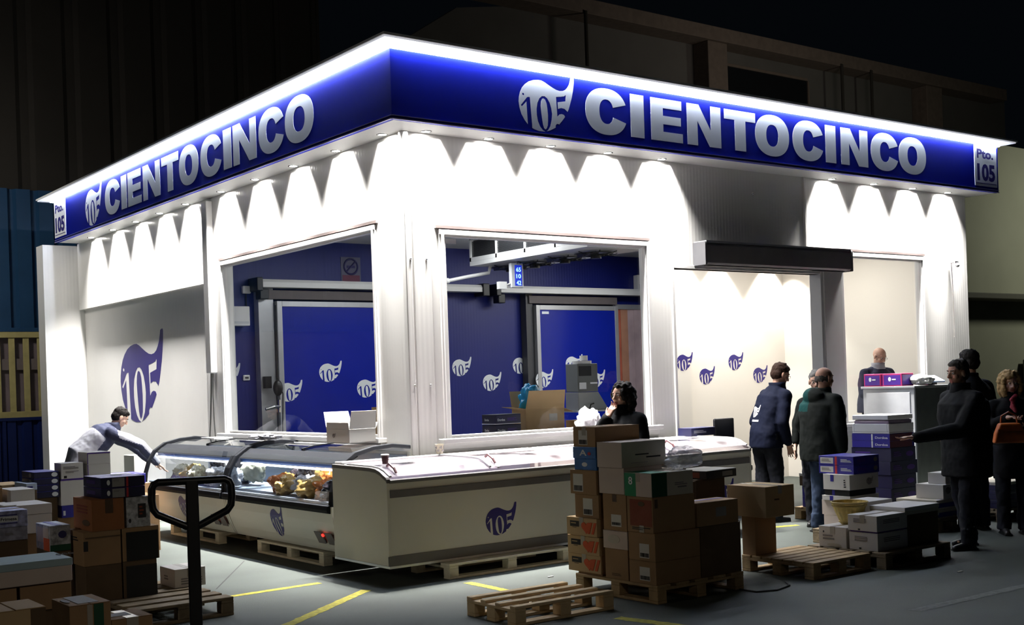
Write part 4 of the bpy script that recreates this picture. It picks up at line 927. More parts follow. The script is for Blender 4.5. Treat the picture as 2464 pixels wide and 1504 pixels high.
carton('lower bright blue carton in the left column', SX-.01, 6.8, 7.445, 7.725, 1.01, 1.105, M_BRB, dec=[('L', .35, .6, .3, .7, M_LOGOW, 'disc')], group='bright blue cartons')
carton('upper bright blue carton in the left column, under the open brown box', SX-.015, 6.8, 7.445, 7.735, 1.105, 1.20, M_BRB, dec=[('L', .3, .62, .25, .8, M_LOGOW, '#A'), ('L', .66, .8, .3, .6, M_RED, 'disc')], group='bright blue cartons')
t = carton('long brown box crowning the left column of the centre stack, label on its left end', SX-.01, 6.965, 7.45, 7.73, 1.20, 1.365, M_CB, tape=M_TAPEC, dec=LBL(.25, .1, .65, .85), split='x', group=G)
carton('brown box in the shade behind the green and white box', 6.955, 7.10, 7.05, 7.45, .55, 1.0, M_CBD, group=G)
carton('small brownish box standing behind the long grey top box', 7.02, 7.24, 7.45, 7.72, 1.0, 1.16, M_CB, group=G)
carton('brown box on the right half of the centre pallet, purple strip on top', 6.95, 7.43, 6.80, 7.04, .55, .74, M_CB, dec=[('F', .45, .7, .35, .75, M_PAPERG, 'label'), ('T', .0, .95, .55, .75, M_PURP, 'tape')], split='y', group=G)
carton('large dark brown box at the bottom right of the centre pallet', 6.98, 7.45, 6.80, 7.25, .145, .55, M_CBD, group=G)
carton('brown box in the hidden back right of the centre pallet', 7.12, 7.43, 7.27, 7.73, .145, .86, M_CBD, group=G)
for k in range(2):
    carton(('lower', 'upper')[k]+' dark brown box of the narrow column right of the centre pallet', 7.50, 7.86, 7.34, 7.72, .43*k, .43+.43*k, M_CBD, group='narrow dark column behind the centre stack')
carton('flat black printed box lying on the narrow dark column behind the centre stack', 7.54, 7.98, 7.30, 7.66, .862, .935, M_BLACK, rz=.12, tm=M_CBG, dec=[('F', .52, .86, .2, .8, M_PAPERG, 'print_panel'), ('L', .06, .80, .15, .85, M_RUST, 'print_panel')])
bag('plastic_bag', 'clear plastic bag bulging up behind the green and white box', 'bag', (7.02, 7.0, 1.0), (.19, .12, .10), plastic('clear_bag', (.75, .78, .85), .45, .12), 17, amp=.3)
bag('plastic_bag', 'white plastic bag beside the dark-haired woman, behind the topmost brown box', 'bag', (6.93, 8.9-.9, 1.0), (.12, .12, .10), plastic('white_bag', (.8, .8, .82), .9, .3), 18, amp=.5)
t = bpy.context.scene.objects['plastic_bag.001']; pp = ony(1417, 1030, 10.0); t.location = (pp.x, 10.0, 1.075); t.scale = (1.35, .9, 1.7)
# ================================================================== PALLET AND CRATES TO THE RIGHT
pallet((8.52, 7.02, 0), .78, .80, 0, 'empty wooden pallet with close-set boards between the box stacks', M_WOOD, boards=7)
carton('tall brown box standing on the left edge of the empty pallet', 8.14, 8.42, 7.26, 7.42, .146, .50, M_CB)
carton('wide light brown box with taped top resting on the tall brown box', 8.05, 8.43, 7.05, 7.50, .50, .77, M_CBL, tape=M_TAPEC, split='y', dec=[('F', .3, .6, .5, .6, M_CBD, 'lines', 1)])
pallet((9.45, 6.93, 0), .98, .86, 0, 'dark pallet under the white cartons in front of the jeans man', M_WOODD)
G = 'white cartons on the right pallet'
TX = [('F', .2, .75, .45, .75, M_INKG, 'lines', 3), ('L', .2, .65, .5, .8, M_INKG, 'lines', 3), ('L', .35, .42, .05, .15, M_INK, 'print_mark')]
carton('lower white carton with grey print at the near corner of the right pallet', 8.99, 9.435, 6.60, 6.91, .146, .305, M_CBW, dec=TX, group=G)
carton('purple strip of wrapping between the two near white cartons', 8.995, 9.43, 6.605, 6.90, .305, .318, M_PURP, group=G, name='packing_sheet', cat='packing sheet')
carton('upper white carton with grey print at the near corner of the right pallet', 8.985, 9.435, 6.60, 6.915, .318, .46, M_CBW, dec=TX, tape=M_TAPEC, group=G)
carton('white carton with handwriting-like marks left of the near pair', 8.98, 9.42, 6.93, 7.24, .146, .335, M_CBW, dec=[('L', .15, .2, .7, .8, M_INK, 'print_mark'), ('L', .15, .6, .3, .6, M_INKG, 'lines', 2), ('L', .3, .8, .05, .2, M_CBG, 'disc')], group=G, tape=M_TAPEC)
carton('big shaded brown carton at the back right of the right pallet', 9.44, 9.92, 6.605, 7.05, .146, .43, M_CBD, group=G)
carton('white lidded carton on the shaded carton of the right pallet', 9.40, 9.93, 6.60, 6.98, .43, .50, M_CBG, split='lid', tm=M_CBW, group=G)
carton('greyish carton behind the basket on the right pallet', 9.44, 9.86, 7.06, 7.34, .146, .52, M_CBG, split='lid', tm=M_CBW, group=G)
# yellow wicker-like basket
t = empty('basket', (9.26, 7.10, .336), 0, 'round yellow woven basket on the white carton of the right pallet', 'basket')
mb = MB(); N = 40; R = []
for q, z in ((.08, 0), (.09, .02), (.125, .10), (.16, .19), (.165, .2), (.158, .2), (.155, .19), (.12, .10), (.08, .02), (.07, .012)):
    R.append([(math.cos(2*PI*j/N)*q*(1+.02*(j % 2)), math.sin(2*PI*j/N)*q*(1+.02*(j % 2)), z) for j in range(N)])
mb.rings(R); mb.build('bowl', mat('yellow_wicker', (.60, .45, .13), .6, var=.25, scale=20), t)
for z, q in ((.2, .165), (.17, .155), (.02, .093)):
    mb = MB(); mb.tube([(q*math.cos(a), q*math.sin(a), z) for a in [2*PI*k/36 for k in range(36)]], .008, 6, closed=True); mb.build('rim_band', mat('dark_yellow_wicker', (.40, .29, .08), .6), t)
# column with navy boxes beside the jeans man (y plane 7.6)
G = 'column of cartons beside the jeans man'
cxx = 10.0
pallet((10.25, 7.85, 0), .6, .5, 0, 'pallet under the navy and white carton column', M_WOODD)
carton('bottom white carton of the column behind the basket', cxx-.04, cxx+.36, 7.64, 7.96, .146, .30, M_CBP, group=G)
carton('white carton second from the bottom of the column behind the basket', cxx-.04, cxx+.36, 7.64, 7.98, .30, .45, M_CBP, group=G)
carton('white lid with a blue strap below the dark gap in the column', cxx-.07, cxx+.40, 7.6, 7.95, .45, .50, M_CBW, dec=[('L', .28, .40, 0, 1, M_CBB, 'strap')], group=G)
carton('black filler in the dark gap between the white cartons of the column', cxx-.05, cxx+.38, 7.62, 7.93, .50, .56, M_BLACK, dec=[('L', .3, .41, 0, 1, M_CBB, 'strap')], group=G)  # solid black box fills the dark gap in the column
carton('white carton with a round dark mark and blue strap under the navy box', cxx-.07, cxx+.40, 7.6, 7.93, .56, .715, M_CBW, dec=[('L', .28, .40, .55, 1, M_CBB, 'strap'), ('F', .58, .80, .25, .75, M_INKG, 'logo', M_CBW), ('L', .78, .86, .1, .7, M_INK, 'lines', 4)], group=G)
for k, s in enumerate(('lower', 'upper')):
    carton('%s navy box with a red stripe on top of the column by the jeans man' % s, cxx, cxx+.42, 7.6, 8.03, .715+k*.09, .805+k*.09, M_CBB, dec=[('L', .0, .58, 0, 1, M_CBB, 'print_panel'), ('L', .04, .42, .15, .85, M_PAPER, 'label'), ('L', .08, .36, .3, .7, M_INKG, 'lines', 3), ('L', .47, .53, 0, 1, M_RED, 'stripe'), ('L', .64, .95, .3, .7, M_LOGOW, 'lines', 3), ('F', .15, .6, .3, .7, M_PURP, 'lines', 3), ('F', .78, .92, .25, .8, M_INKG, 'disc')], group='navy boxes with a red stripe', tm=M_CBB)
# foam box on stacked navy cartons
G = 'dark navy cartons under the foam box'
pallet((12.71, 9.2, 0), .60, .62, 0, 'pallet under the navy cartons and the foam fish box', M_WOODD)
for i in range(4):
    carton('navy carton in the stack under the foam box, %s' % ('at the bottom', 'second from the bottom', 'third from the bottom', 'fourth from the bottom')[i], 12.42+.02*(i % 2), 12.97-.03*(i % 2), 8.9, 9.48, .146+i*.165, .311+i*.165, M_CBN, dec=[('F', .6, .9, .3, .7, M_PURP, 'disc'), ('F', .1, .45, .3, .7, M_PURP, 'lines', 3), ('L', .1, .6, .3, .7, M_PURP, 'lines', 2)], group=G)
for k in range(2):
    carton('bright navy carton with white text right under the foam box, %s one' % ('lower', 'upper')[k], 12.43, 12.93, 8.905, 9.46, .806+k*.085, .891+k*.085, M_CBB, dec=[('L', .62, .95, .3, .65, M_LOGOW, '#Dordoa'), ('F', 0, .9, 0, 1, mat('maroon_print', (.08, .01, .03), .6), 'print_panel'), ('L', .52, .56, 0, 1, M_LOGOW, 'stripe')], group=G)
t = empty('foam_box', (12.68, 9.18, .977), 0, 'open white polystyrene fish box on top of the navy cartons', 'foam box')
mb = MB(); mb.box(-.25, .25, -.27, .27, 0, .02); mb.box(-.25, .25, -.27, -.24, .02, .12); mb.box(-.25, .25, .24, .27, .02, .12); mb.box(-.25, -.22, -.24, .24, .02, .12); mb.box(.22, .25, -.24, .24, .02, .12); mb.build('tray', M_FOAM, t, bevel=.008)
mb = MB(); mb.box(-.235, .235, -.255, .255, .06, .165); mb.build('wrapped_fish', plastic('wrapped_goods', (.32, .25, .36), .95, .15), t, bevel=.02)
mb = MB(); mb.box(-.255, .25, -.26, .26, .168, .225); mb.build('lid', M_FOAM, t, bevel=.008)
# upright white unit with goods on top
t = empty('display_counter', (13.69, 9.41, 0), 0, 'tall white service counter with a steel side standing in front of the right window', 'counter')
mb = MB(); mb.box(0, .75, 0, .80, .1, 1.50); mb.build('cabinet', mat('white_cabinet', (.62, .63, .64), .35, var=.02), t, bevel=.01)
mb = MB(); mb.box(-.012, 0, .06, .74, .95, 1.45); mb.build('door_panel', mat('white_door_panel', (.68, .69, .71), .3), t, bevel=.006)
mb = MB(); mb.box(.02, .76, -.008, 0, .1, 1.5); mb.build('steel_side', mat('steel_side', (.3, .31, .3), .3, .7, var=.1), t)
mb = MB(); mb.box(-.02, .78, -.02, .82, 1.50, 1.53); mb.build('counter_top', M_ALU, t, bevel=.004)
mb = MB(); mb.box(.06, .7, .06, .74, 0, .1); mb.build('plinth', M_BLACK, t)
def pbox(lbl, px, dy, w, d, dec): pass
for i, (x0, x1, y0, y1, lb) in enumerate(((13.69, 13.95, 9.92, 10.19, 'purple carton with a magenta border on the counter, left one'), (13.70, 13.96, 9.60, 9.90, 'purple carton with a magenta border on the counter, right one'))):
    carton(lb, x0, x1, y0, y1, 1.531, 1.70, M_PINK, dec=[('L', .06, .94, .1, .9, M_PURP, 'print_panel'), ('L', .3, .45, .4, .75, M_LOGOW, 'disc'), ('L', .5, .8, .4, .6, M_LOGOW, 'lines', 1), ('F', .05, .95, .1, .9, M_PURP, 'print_panel')], group='purple cartons on the counter')
bag('plastic_bag', 'creased white plastic bag on the counter beside the purple cartons', 'bag', (14.0, 9.50, 1.532), (.15, .13, .07), plastic('counter_bag', (.62, .62, .58), .95, .35), 23, amp=.4)
o = MB().box(-.16, .16, -.11, .11, 0, .02).build('clipboard', mat('pale_blue_board', (.5, .65, .9), .4)); o.location = (14.25, 9.55, 1.60); o.rotation_euler = (.35, 0, -.3); tag(o, 'pale blue clipboard propped at the right end of the counter', 'clipboard')
o = MB().box(-.1, .1, -.08, .08, 0, .06).build('stapler_block', M_BLACK); o.location = (14.27, 9.6, 1.531); tag(o, 'small dark block propping the pale blue clipboard', 'stapler')
# black chair back beside the logo jacket man
t = empty('black_stool', (10.75, 10.05, 0), 0, 'black backed stool by the doorway behind the logo jacket man', 'stool')
mb = MB(); mb.box(-.17, .17, -.04, .0, .95, 1.24); mb.build('backrest', M_BLACK, t, bevel=.04)
mb = MB(); mb.cyl((0, -.2, .62), .19, .06); mb.build('seat', M_BLACK, t, bevel=.01)
for sx, sy in ((-.16, -.05), (.16, -.05), (-.16, -.36), (.16, -.36)):
    mb = MB(); mb.tube([(sx, sy, 0), (sx*.7, -.2+(sy+.2)*.6, .62)], .012); mb.build('leg', M_BLACK, t)
mb = MB(); mb.tube([(0, -.04, .64), (0, -.01, .98)], .015); mb.build('back_post', M_BLACK, t)
# small box pile by the feet of the logo jacket man (white lid, navy cartons on pallet)
G = 'cartons stacked behind the logo jacket man'
pallet((11.75, 9.28, 0), .6, .6, 0, 'small pallet under the navy cartons between the two standing men', M_WOOD)
carton('navy carton lowest in the pile between the two standing men', 11.5, 11.98, 9.04, 9.5, .146, .27, M_CBB, dec=[('F', .3, .7, .4, .6, M_LOGOW, 'lines', 1), ('L', .3, .7, .4, .6, M_LOGOW, 'lines', 1)], group=G)
carton('navy carton in the middle of the pile between the two standing men', 11.5, 11.98, 9.04, 9.5, .27, .40, M_CBB, dec=[('F', .3, .7, .4, .6, M_LOGOW, 'lines', 1), ('L', .1, .5, .4, .6, M_LOGOW, 'lines', 1)], group=G)
carton('white topped carton on the pile between the two standing men', 11.48, 12.0, 9.02, 9.52, .40, .55, M_CBD, split='lid', tm=M_CBW, group=G)
# stacks on the far right
G = 'cartons behind the legs of the dark-coated man'
pallet((11.62, 7.84, 0), .62, .6, 0, 'pallet under the cartons behind the legs of the dark-coated man', M_WOODD)
for k in range(2):
    carton('navy carton, %s, behind the legs of the dark-coated man' % ('lower of two', 'upper of two')[k], 11.33+.0, 11.85, 7.56, 8.06, .146+k*.10, .244+k*.10, M_CBB, split='lid', tm=M_CBG, dec=[('F', .02, .07, .4, .8, M_LOGOW, 'disc'), ('F', .0, 1, .0, .14, M_CBG, 'stripe')], group=G)
carton('white carton with a small logo above the navy ones behind the dark-coated man', 11.46, 11.84, 7.56, 7.9, .346, .50, M_CBW, dec=[('F', .12, .4, .35, .75, M_INKG, 'logo', M_CBW), ('F', .5, .9, .5, .7, M_INKG, 'lines', 2)], group=G)
carton('small white box topmost behind the dark-coated man', 11.54, 11.84, 7.58, 7.8, .50, .62, M_CBW, group=G)
G = 'dark cartons at the right edge'
pallet((12.95, 7.80, 0), .9, .62, 0, 'dark pallet under the cartons at the right edge', M_WOODD)
for k in range(3):
    carton('dark carton at the right edge below the blonde woman, %s' % ('bottom one', 'middle one', 'top one with a pale lid')[k], 12.55, 13.35, 7.52, 8.05, .146+k*.10, .244+k*.10, M_CBN, split='lid', tm=(M_CBG if k == 2 else M_CBN), group=G)
# ================================================================== LEFT CLUSTER
yL = 9.50
pallet((3.55, 9.55, 0), .80, 1.25, 0, 'worn pallet under the dark box tower by the jack handle', M_WOODD, boards=6)
G = 'dark box tower on the left'
carton('dark brown box at the bottom left of the dark tower', 2.99, 3.275, yL, 9.86, .146, .43, M_CBD, group=G)
carton('brown box with a black printed patch in the dark tower, under the orange box', 2.98, 3.275, yL, 9.92, .43, .695, M_CB, dec=[('L', .1, .8, .7, .85, M_INK, 'lines', 2), ('F', 0, .12, .45, .75, M_INK, 'print_patch'), ('F', .05, 1, .82, .86, M_CBD, 'stripe')], group=G)
carton('orange printed box with a dark tape tab in the dark tower', 3.05, 3.31, yL, 9.95, .695, .945, M_CBO, dec=[('F', .42, .66, .55, 1, M_TAPE, 'tape'), ('L', .2, .8, .5, .8, M_RUST, 'lines', 3), ('L', .5, .9, .15, .35, M_CBD, 'disc')], group=G)
carton('black box at the bottom right of the dark tower', 3.285, 3.56, yL, 9.85, .146, .435, M_CBD, dec=[('F', .08, 1, .0, .88, M_BLACK, 'print_panel')], group=G)
carton('black printed box with a brown lid in the right column of the dark tower', 3.285, 3.585, yL, 9.85, .435, .70, M_CB, dec=[('F', .1, .97, .0, .88, M_BLACK, 'print_panel')], group=G)
carton('speckled grey box with an upright dark print beside the orange box', 3.325, 3.52, yL, 9.8, .70, .94, M_PAT, dec=[('F', .48, .82, .3, .78, M_INK, 'print_panel'), ('F', .54, .76, .35, .7, M_RUST, 'lines', 3), ('F', .08, .18, .15, .3, M_INK, 'disc')], group=G)
for k, s in enumerate(('lower', 'upper')):
    carton('%s flat navy box with a red stripe on top of the dark tower' % s, 3.13, 3.485, yL, 9.93, .945+k*.083, 1.026+k*.083, M_CBN, dec=[('F', .0, .60, 0, 1, M_CBN, 'print_panel'), ('F', .25, .53, .05, .95, M_PAPERG, 'label'), ('F', .28, .46, .55, .8, M_INKG, 'lines', 2), ('F', .57, .615, 0, 1, M_RED, 'stripe'), ('F', .13, .2, .25, .8, M_LOGOW, 'disc'), ('L', .2, .7, .3, .7, M_PURP, 'lines', 3)]+([('T', .45, .7, .45, .65, M_PAPERG, 'disc')] if k else []), group='flat navy boxes on the dark tower', tm=mat('purple_lid', (.09, .05, .28), .45))
carton('white box with printed front and fold-over lid on the worn pallet', 3.76, 4.03, 9.65, 9.98, .146, .30, M_CBW, tape=M_TAPEC, split='y', dec=[('F', .2, .9, .1, .5, M_INKG, 'lines', 3), ('L', .3, .7, .3, .6, M_INKG, 'lines', 2)])
# tall cluster between tower and bent man (y about 11.5)
G = 'white and blue boxes in the lit pile at left'
yy = 12.0
pallet((3.70, 12.5, 0), 1.3, 1.2, 0, 'pallet under the lit white boxes in front of the bent man', M_WOOD)
carton('dark brown base box hidden low under the lit white boxes', 3.55, 4.15, 12.1, 12.7, .146, .58, M_CB, group=G)
carton('blue carton with white text under the blank white box at left', 3.57, 4.0, 12.0, 12.33, .58, .70, M_CBB, dec=[('F', .3, .95, .6, .85, M_LOGOW, 'lines', 2), ('F', .03, .08, .2, .6, M_LOGOW, 'print_mark')], group=G)
carton('large blank white box above the blue carton at left', 3.565, 3.80, 12.0, 12.33, .70, .94, M_CBW, dec=[('L', .0, 1, .97, 1, M_PURP, 'stripe')], group=G)
carton('purple strip carton under the labelled white box', 3.57, 3.82, 12.0, 12.3, .94, .957, M_PURP, group=G, name='packing_sheet', cat='packing sheet')
carton('white box with a printed shipping label on its front, lid slightly open', 3.575, 3.79, 12.0, 12.22, .957, 1.11, M_CBW, dec=[('F', .1, .9, .6, .8, M_INKG, 'lines', 3), ('F', .2, .8, .35, .5, M_INKG, 'lines', 2), ('F', .12, .25, .05, .2, M_INK, 'barcode')], group=G)
carton('tall pair of white boxes with a purple edge beside the labelled box, lower one', 3.83, 4.06, 12.0, 12.29, .93, 1.085, M_CBW, dec=[('F', 0, .03, 0, 1, M_PURP, 'stripe'), ('L', .0, .06, 0, 1, M_PURP, 'stripe')], group=G)
carton('tall pair of white boxes with a purple edge beside the labelled box, upper one', 3.83, 4.06, 12.0, 12.29, 1.085, 1.20, M_CBW, dec=[('F', 0, .03, 0, 1, M_PURP, 'stripe'), ('F', 0, 1, .9, 1, M_PURP, 'stripe')], group=G)
carton('tall brown box hidden behind the labelled white box', 3.83, 4.1, 12.0, 12.3, .58, .93, M_CB, group=G)
xx = 3.46; 
carton('dark support box under the four navy cartons at left', 3.30, 3.55, 12.05, 12.45, .146, .79, M_CBD, group=G)
for k in range(4):
    carton('flat navy carton with a white emblem, %s of four' % ('lowest', 'second', 'third', 'topmost')[k], 3.44-.12, 3.555, 12.0, 12.42, .79+k*.063, .852+k*.063, M_CBN, dec=[('F', .70, .95, .15, .9, M_LOGOW, 'disc'), ('L', .6, .8, .15, .9, M_INKG, 'disc')], tm=M_CBB, group='four flat navy cartons at left')
carton('lone small white carton on the pile between the bent man and the freezer', 4.2, 4.45, 12.3, 12.6, .72, .86, M_CBW, group=G)
carton('brown box under the small white carton near the freezer end', 4.16, 4.6, 12.15, 12.7, .146, .72, M_CB, group=G)
p = ony(318, 1120, 14.6)
carton('stack base of brown cartons beside the far freezer end', 4.75, 5.35, 14.4, 14.95, .0, .68, M_CB, group=G)
carton('bright navy box that the bent man reaches for', 4.85, 5.30, 14.42, 14.85, .68, .80, M_CBB, dec=[('F', .5, .95, .3, .6, M_LOGOW, 'lines', 2), ('T', .2, .7, .3, .7, M_PAPER, 'label')], group=G, tm=M_CBB)
carton('white box standing at the far end of the curved freezers', 5.85, 6.3, 16.35, 16.75, .55, .92, M_CBW, split='y', group=G)
carton('white base box at the far end of the curved freezers', 5.8, 6.32, 16.3, 16.8, 0, .55, M_CBW, group=G)
# low lit boxes further left
G = 'low boxes at the far left'
y2 = 11.0
def fbox(label, px0, px1, pt, pb, y, d, m, **k):
    a = ony(px0, pb, y); b = ony(px1, pb, y); c = ony(px0, pt, y)
    return carton(label, a.x, b.x, y, y+d, a.z, c.z, m, **k)
fb = fbox('long white box at the far left, stacked on its white twin', 42, 126, 1217, 1241, 10.6, .45, M_CBW, group=G)
a = fb.location
carton('long white box under its twin at the far left', a.x-.26, a.x+.14, 10.6, 11.05, a.z-.16, a.z-.002, M_CBW, group=G)
b_ = fbox('short white box at the far left edge of the long pair', 10, 42, 1217, 1241, 10.66, .40, M_CBW, group=G)
carton('brown plinth carton under the long white boxes', 2.15, 2.95, 10.62, 11.1, .0, a.z-.162, M_CB, group=G)
c_ = fbox('white box with a creased lid behind the long white boxes', 26, 85, 1180, 1212, 11.4, .4, M_CBW, group=G)
d_ = fbox('pale blue and white carton beside the four navy cartons', 63, 90, 1164, 1180, 11.9, .4, mat('pale_blue_carton', (.5, .58, .75), .6), group=G, dec=[('F', .1, .6, .3, .6, M_LOGO, 'print_mark')])
e_ = fbox('open light brown tray at the far left edge', 4, 64, 1168, 1184, 12.4, .5, M_CBL, group=G)
f_ = fbox('brown box at the very left edge behind the white boxes', -10, 8, 1175, 1230, 11.5, .4, M_CB, group=G)
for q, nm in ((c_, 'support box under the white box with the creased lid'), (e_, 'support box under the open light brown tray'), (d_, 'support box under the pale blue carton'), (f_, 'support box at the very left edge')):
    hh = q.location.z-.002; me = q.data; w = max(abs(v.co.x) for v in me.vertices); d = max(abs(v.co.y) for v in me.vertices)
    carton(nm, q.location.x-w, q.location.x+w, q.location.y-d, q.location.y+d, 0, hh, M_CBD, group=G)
g_ = fbox('blue and white leaf-print carton reading Frimesa at the far left', -12, 68, 1232, 1272, 9.9, .35, M_FLOR, group=G, dec=[('F', .13, .70, .35, .68, M_LOGOW, 'print_panel'), ('F', .17, .66, .42, .62, M_INK, '#Frimesa'), ('F', .15, .68, .74, .8, M_LOGO, 'stripe'), ('F', .15, .68, .22, .28, M_LOGO, 'stripe')], tape=M_TAPEC)
h_ = fbox('second leaf-print carton, directly under the Frimesa one', -12, 68, 1272, 1305, 9.9, .35, mat('grey_leaf_carton', (.30, .30, .38), .6, var=.4, scale=20), group=G, dec=[('F', .3, .7, .4, .6, M_INKG, 'lines', 2)])
i_ = fbox('patterned carton with blue tape across the top, left of the orange box', 121, 172, 1266, 1328, 9.75, .38, M_PAT, group=G, tm=mat('pale_lilac_lid', (.5, .52, .62), .6), dec=[('F', .0, 1, .0, .25, M_GRND, 'print_panel'), ('T', .3, .62, 0, 1, M_CBB, 'tape'), ('F', .4, .8, .5, .8, M_INKN, 'disc'), ('L', .1, .9, .3, .9, M_CBP, 'print_panel'), ('L', .55, .95, .0, .5, M_ORNG, 'print_panel')])
for q, nm in ((h_, 'dark box under the leaf-print cartons'), (i_, 'dark box under the patterned carton')):
    hh = q.location.z-.002; me = q.data; w = max(abs(v.co.x) for v in me.vertices); d = max(abs(v.co.y) for v in me.vertices)
    carton(nm, q.location.x-w, q.location.x+w, q.location.y-d, q.location.y+d, 0, hh, M_CBD, group=G)
j_ = carton('low open tray with crumpled contents behind the long pinkish box', 1.55, 2.15, 8.2, 8.7, .50, .62, M_CBL, split='lid', tm=M_CBP, group=G)
carton('dark box under the low open tray behind the pinkish box', 1.6, 2.1, 8.25, 8.65, 0, .498, M_CBD, group=G)
bag('plastic_bag', 'small white crumpled bag lying on the low tray at the far left', 'bag', (1.95, 8.3, .62), (.06, .06, .04), plastic('small_bag', (.8, .8, .8), .95, .3), 33)
# foreground cartons: lower left
G = 'foreground cartons at the bottom left'
zf = ony(170, 1459, 4.9)
def fg(label, pc, pl, pr, pt, pb, y, d, m, **k):
    a = ony(pc, pt, y); r_ = ony(pr, pt, y); bz = ony(pc, pb, y).z
    return carton(label, a.x, r_.x, y, y+d, bz, a.z, m, **k)
k1 = fg('long pinkish white box with handwriting on its pale top, lower left', -60, 0, 175, 1367, 1425, 5.9, .30, M_CBP, group=G, tm=mat('cool_lit_top', (.36, .48, .52), .7), split='none')  # cool cornice light painted into the top of the pinkish box
zb1 = k1.location.z
mb = MB(); rn = random.Random(4)
for s in range(3):
    x = .22+s*.03; mb.tube([(x+.012*math.cos(q), -.0+.03*math.sin(q)+.01*rn.random(), k1.dimensions.z-.0 if 0 else 0) for q in [0, 1, 2, 3, 4, 5]], .0015, 4)
h1 = max(v.co.z for v in k1.data.vertices)
w = mb.build('handwriting', M_INKG, k1); w.location = (-.02, 0, h1+.002)
carton('brown box under the long pinkish box, right one', k1.location.x-.02, k1.location.x+.22, 5.93, 6.2, zb1-.13, zb1-.002, M_CB, group=G)
carton('brown box under the long pinkish box, left one', k1.location.x-.27, k1.location.x-.03, 5.93, 6.2, zb1-.13, zb1-.002, M_CB, group=G)
carton('large brown base box under the long pinkish box', k1.location.x-.27, k1.location.x+.22, 5.92, 6.35, 0, zb1-.132, M_CBD, group=G)
k2 = fg('brown box with green tape and a grey top label in the lower left foreground', 166, 126, 268, 1459, 1560, 4.9, .24, M_CB, group=G, split='y', dec=[('T', .25, .75, .1, .95, M_PAPERG, 'label'), ('T', .04, .2, .3, .7, M_INKG, 'disc'), ('F', .42, .55, 0, 1, M_TAPEC, 'tape'), ('F', .58, .82, 0, 1, M_GRND, 'stripe')])
k3 = fg('brown box in the bottom left corner of the picture', -40, -20, 112, 1478, 1580, 4.5, .22, M_CBL, group=G, split='y', dec=[('F', .75, 1, 0, 1, M_CBD, 'print_panel')])
k4 = fg('light brown box with clear tape, rightmost in the foreground', 268, 262, 369, 1492, 1580, 5.0, .20, M_CB, group=G, split='y', tape=M_TAPEC, dec=[('T', .1, .6, .3, .7, M_PAPERG, 'label')])
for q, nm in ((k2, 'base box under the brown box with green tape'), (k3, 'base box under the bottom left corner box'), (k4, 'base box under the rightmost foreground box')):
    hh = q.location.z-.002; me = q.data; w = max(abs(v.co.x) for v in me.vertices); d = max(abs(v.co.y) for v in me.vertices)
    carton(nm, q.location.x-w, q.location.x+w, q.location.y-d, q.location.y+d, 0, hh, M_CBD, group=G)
# empty light pallet in the foreground
pallet((5.67, 7.22, 0), .93, .62, -.02, 'small empty slatted pallet lying on the floor in front of the box stack', M_CBL if 0 else mat('fresh_pine', (.70, .52, .30), .75, var=.15, scale=8), boards=4, light_=True)
# cable on the floor right of the centre pallet
mb = MB(); mb.tube([tuple(onz(a, b, .008)) for a, b in ((1780, 1418), (1820, 1424), (1870, 1420), (1900, 1408), (1890, 1400))], .007)
tag(mb.build('floor_cable', M_RUB), 'thin black cable lying on the floor right of the centre box stack', 'cable')
p = onz(1325, 1389, 0); mb = MB(); mb.box(-.03, .03, -.008, .008, 0, .01); o = mb.build('litter_scrap', M_LOGOW, bevel=.003); o.location = p; tag(o, 'tiny pale scrap of litter on the floor beyond the empty pallet', 'litter')
p = onz(2310, 1376, 0); mb = MB(); mb.box(-.03, .03, -.012, .01, 0, .006); o = mb.build('litter_scrap', M_CBG, bevel=.002); o.location = p; tag(o, 'faint litter scrap on the dark floor at the right', 'litter')
# pallet jack handles
def jack(loc, rz, H, label, w=.40, fork=True):
    t = empty('pallet_jack', loc, rz, label, 'pallet jack')
    q = w/.405*.95; lp = [(-w*.42, 0, H), (w*.42, 0, H), (w*.475, 0, H-.012*q), (w*.5, 0, H-.035*q), (w*.505, 0, H-.10*q), (w*.49, 0, H-.145*q), (w*.44, 0, H-.175*q), (w*.08, 0, H-.25*q), (0, 0, H-.258*q), (-w*.08, 0, H-.25*q), (-w*.44, 0, H-.175*q), (-w*.49, 0, H-.145*q), (-w*.505, 0, H-.10*q), (-w*.5, 0, H-.035*q), (-w*.475, 0, H-.012*q)]
    mb = MB(); mb.tube(lp, .0185, 10, closed=True); mb.build('handle_loop', M_BLACK, t, smooth=True)
    mb = MB(); mb.box(-.030, .030, -.02, .02, .30, H); mb.build('drawbar', M_BLACK, t, bevel=.006)
    mb = MB(); mb.box(-.06, .06, -.06, .06, .10, .34); mb.cyl((0, 0, .3), .04, .18); mb.build('hydraulic_pump', M_BLACK, t, bevel=.01)
    for s in (-.05, .05):
        mb = MB(); mb.cyl((s-.02, -.03, .09), .09, .04, axis='x'); mb.build('steer_wheel', M_RUB, t)
    if fork:
        for s in (-.2, .2):
            mb = MB(); mb.box(s-.075, s+.075, .08, 1.2, .06, .11); mb.build('fork', M_BLACK, t, bevel=.01)
        mb = MB(); mb.box(-.27, .27, .05, .12, .06, .30); mb.build('fork_frame', M_BLACK, t, bevel=.01)
    return t
P_ = CAM+ray(461, 1157)*5.9
jack((P_.x, P_.y, 0), math.radians(-37+18), P_.z, 'black pallet jack handle standing in the left foreground', .375, False)
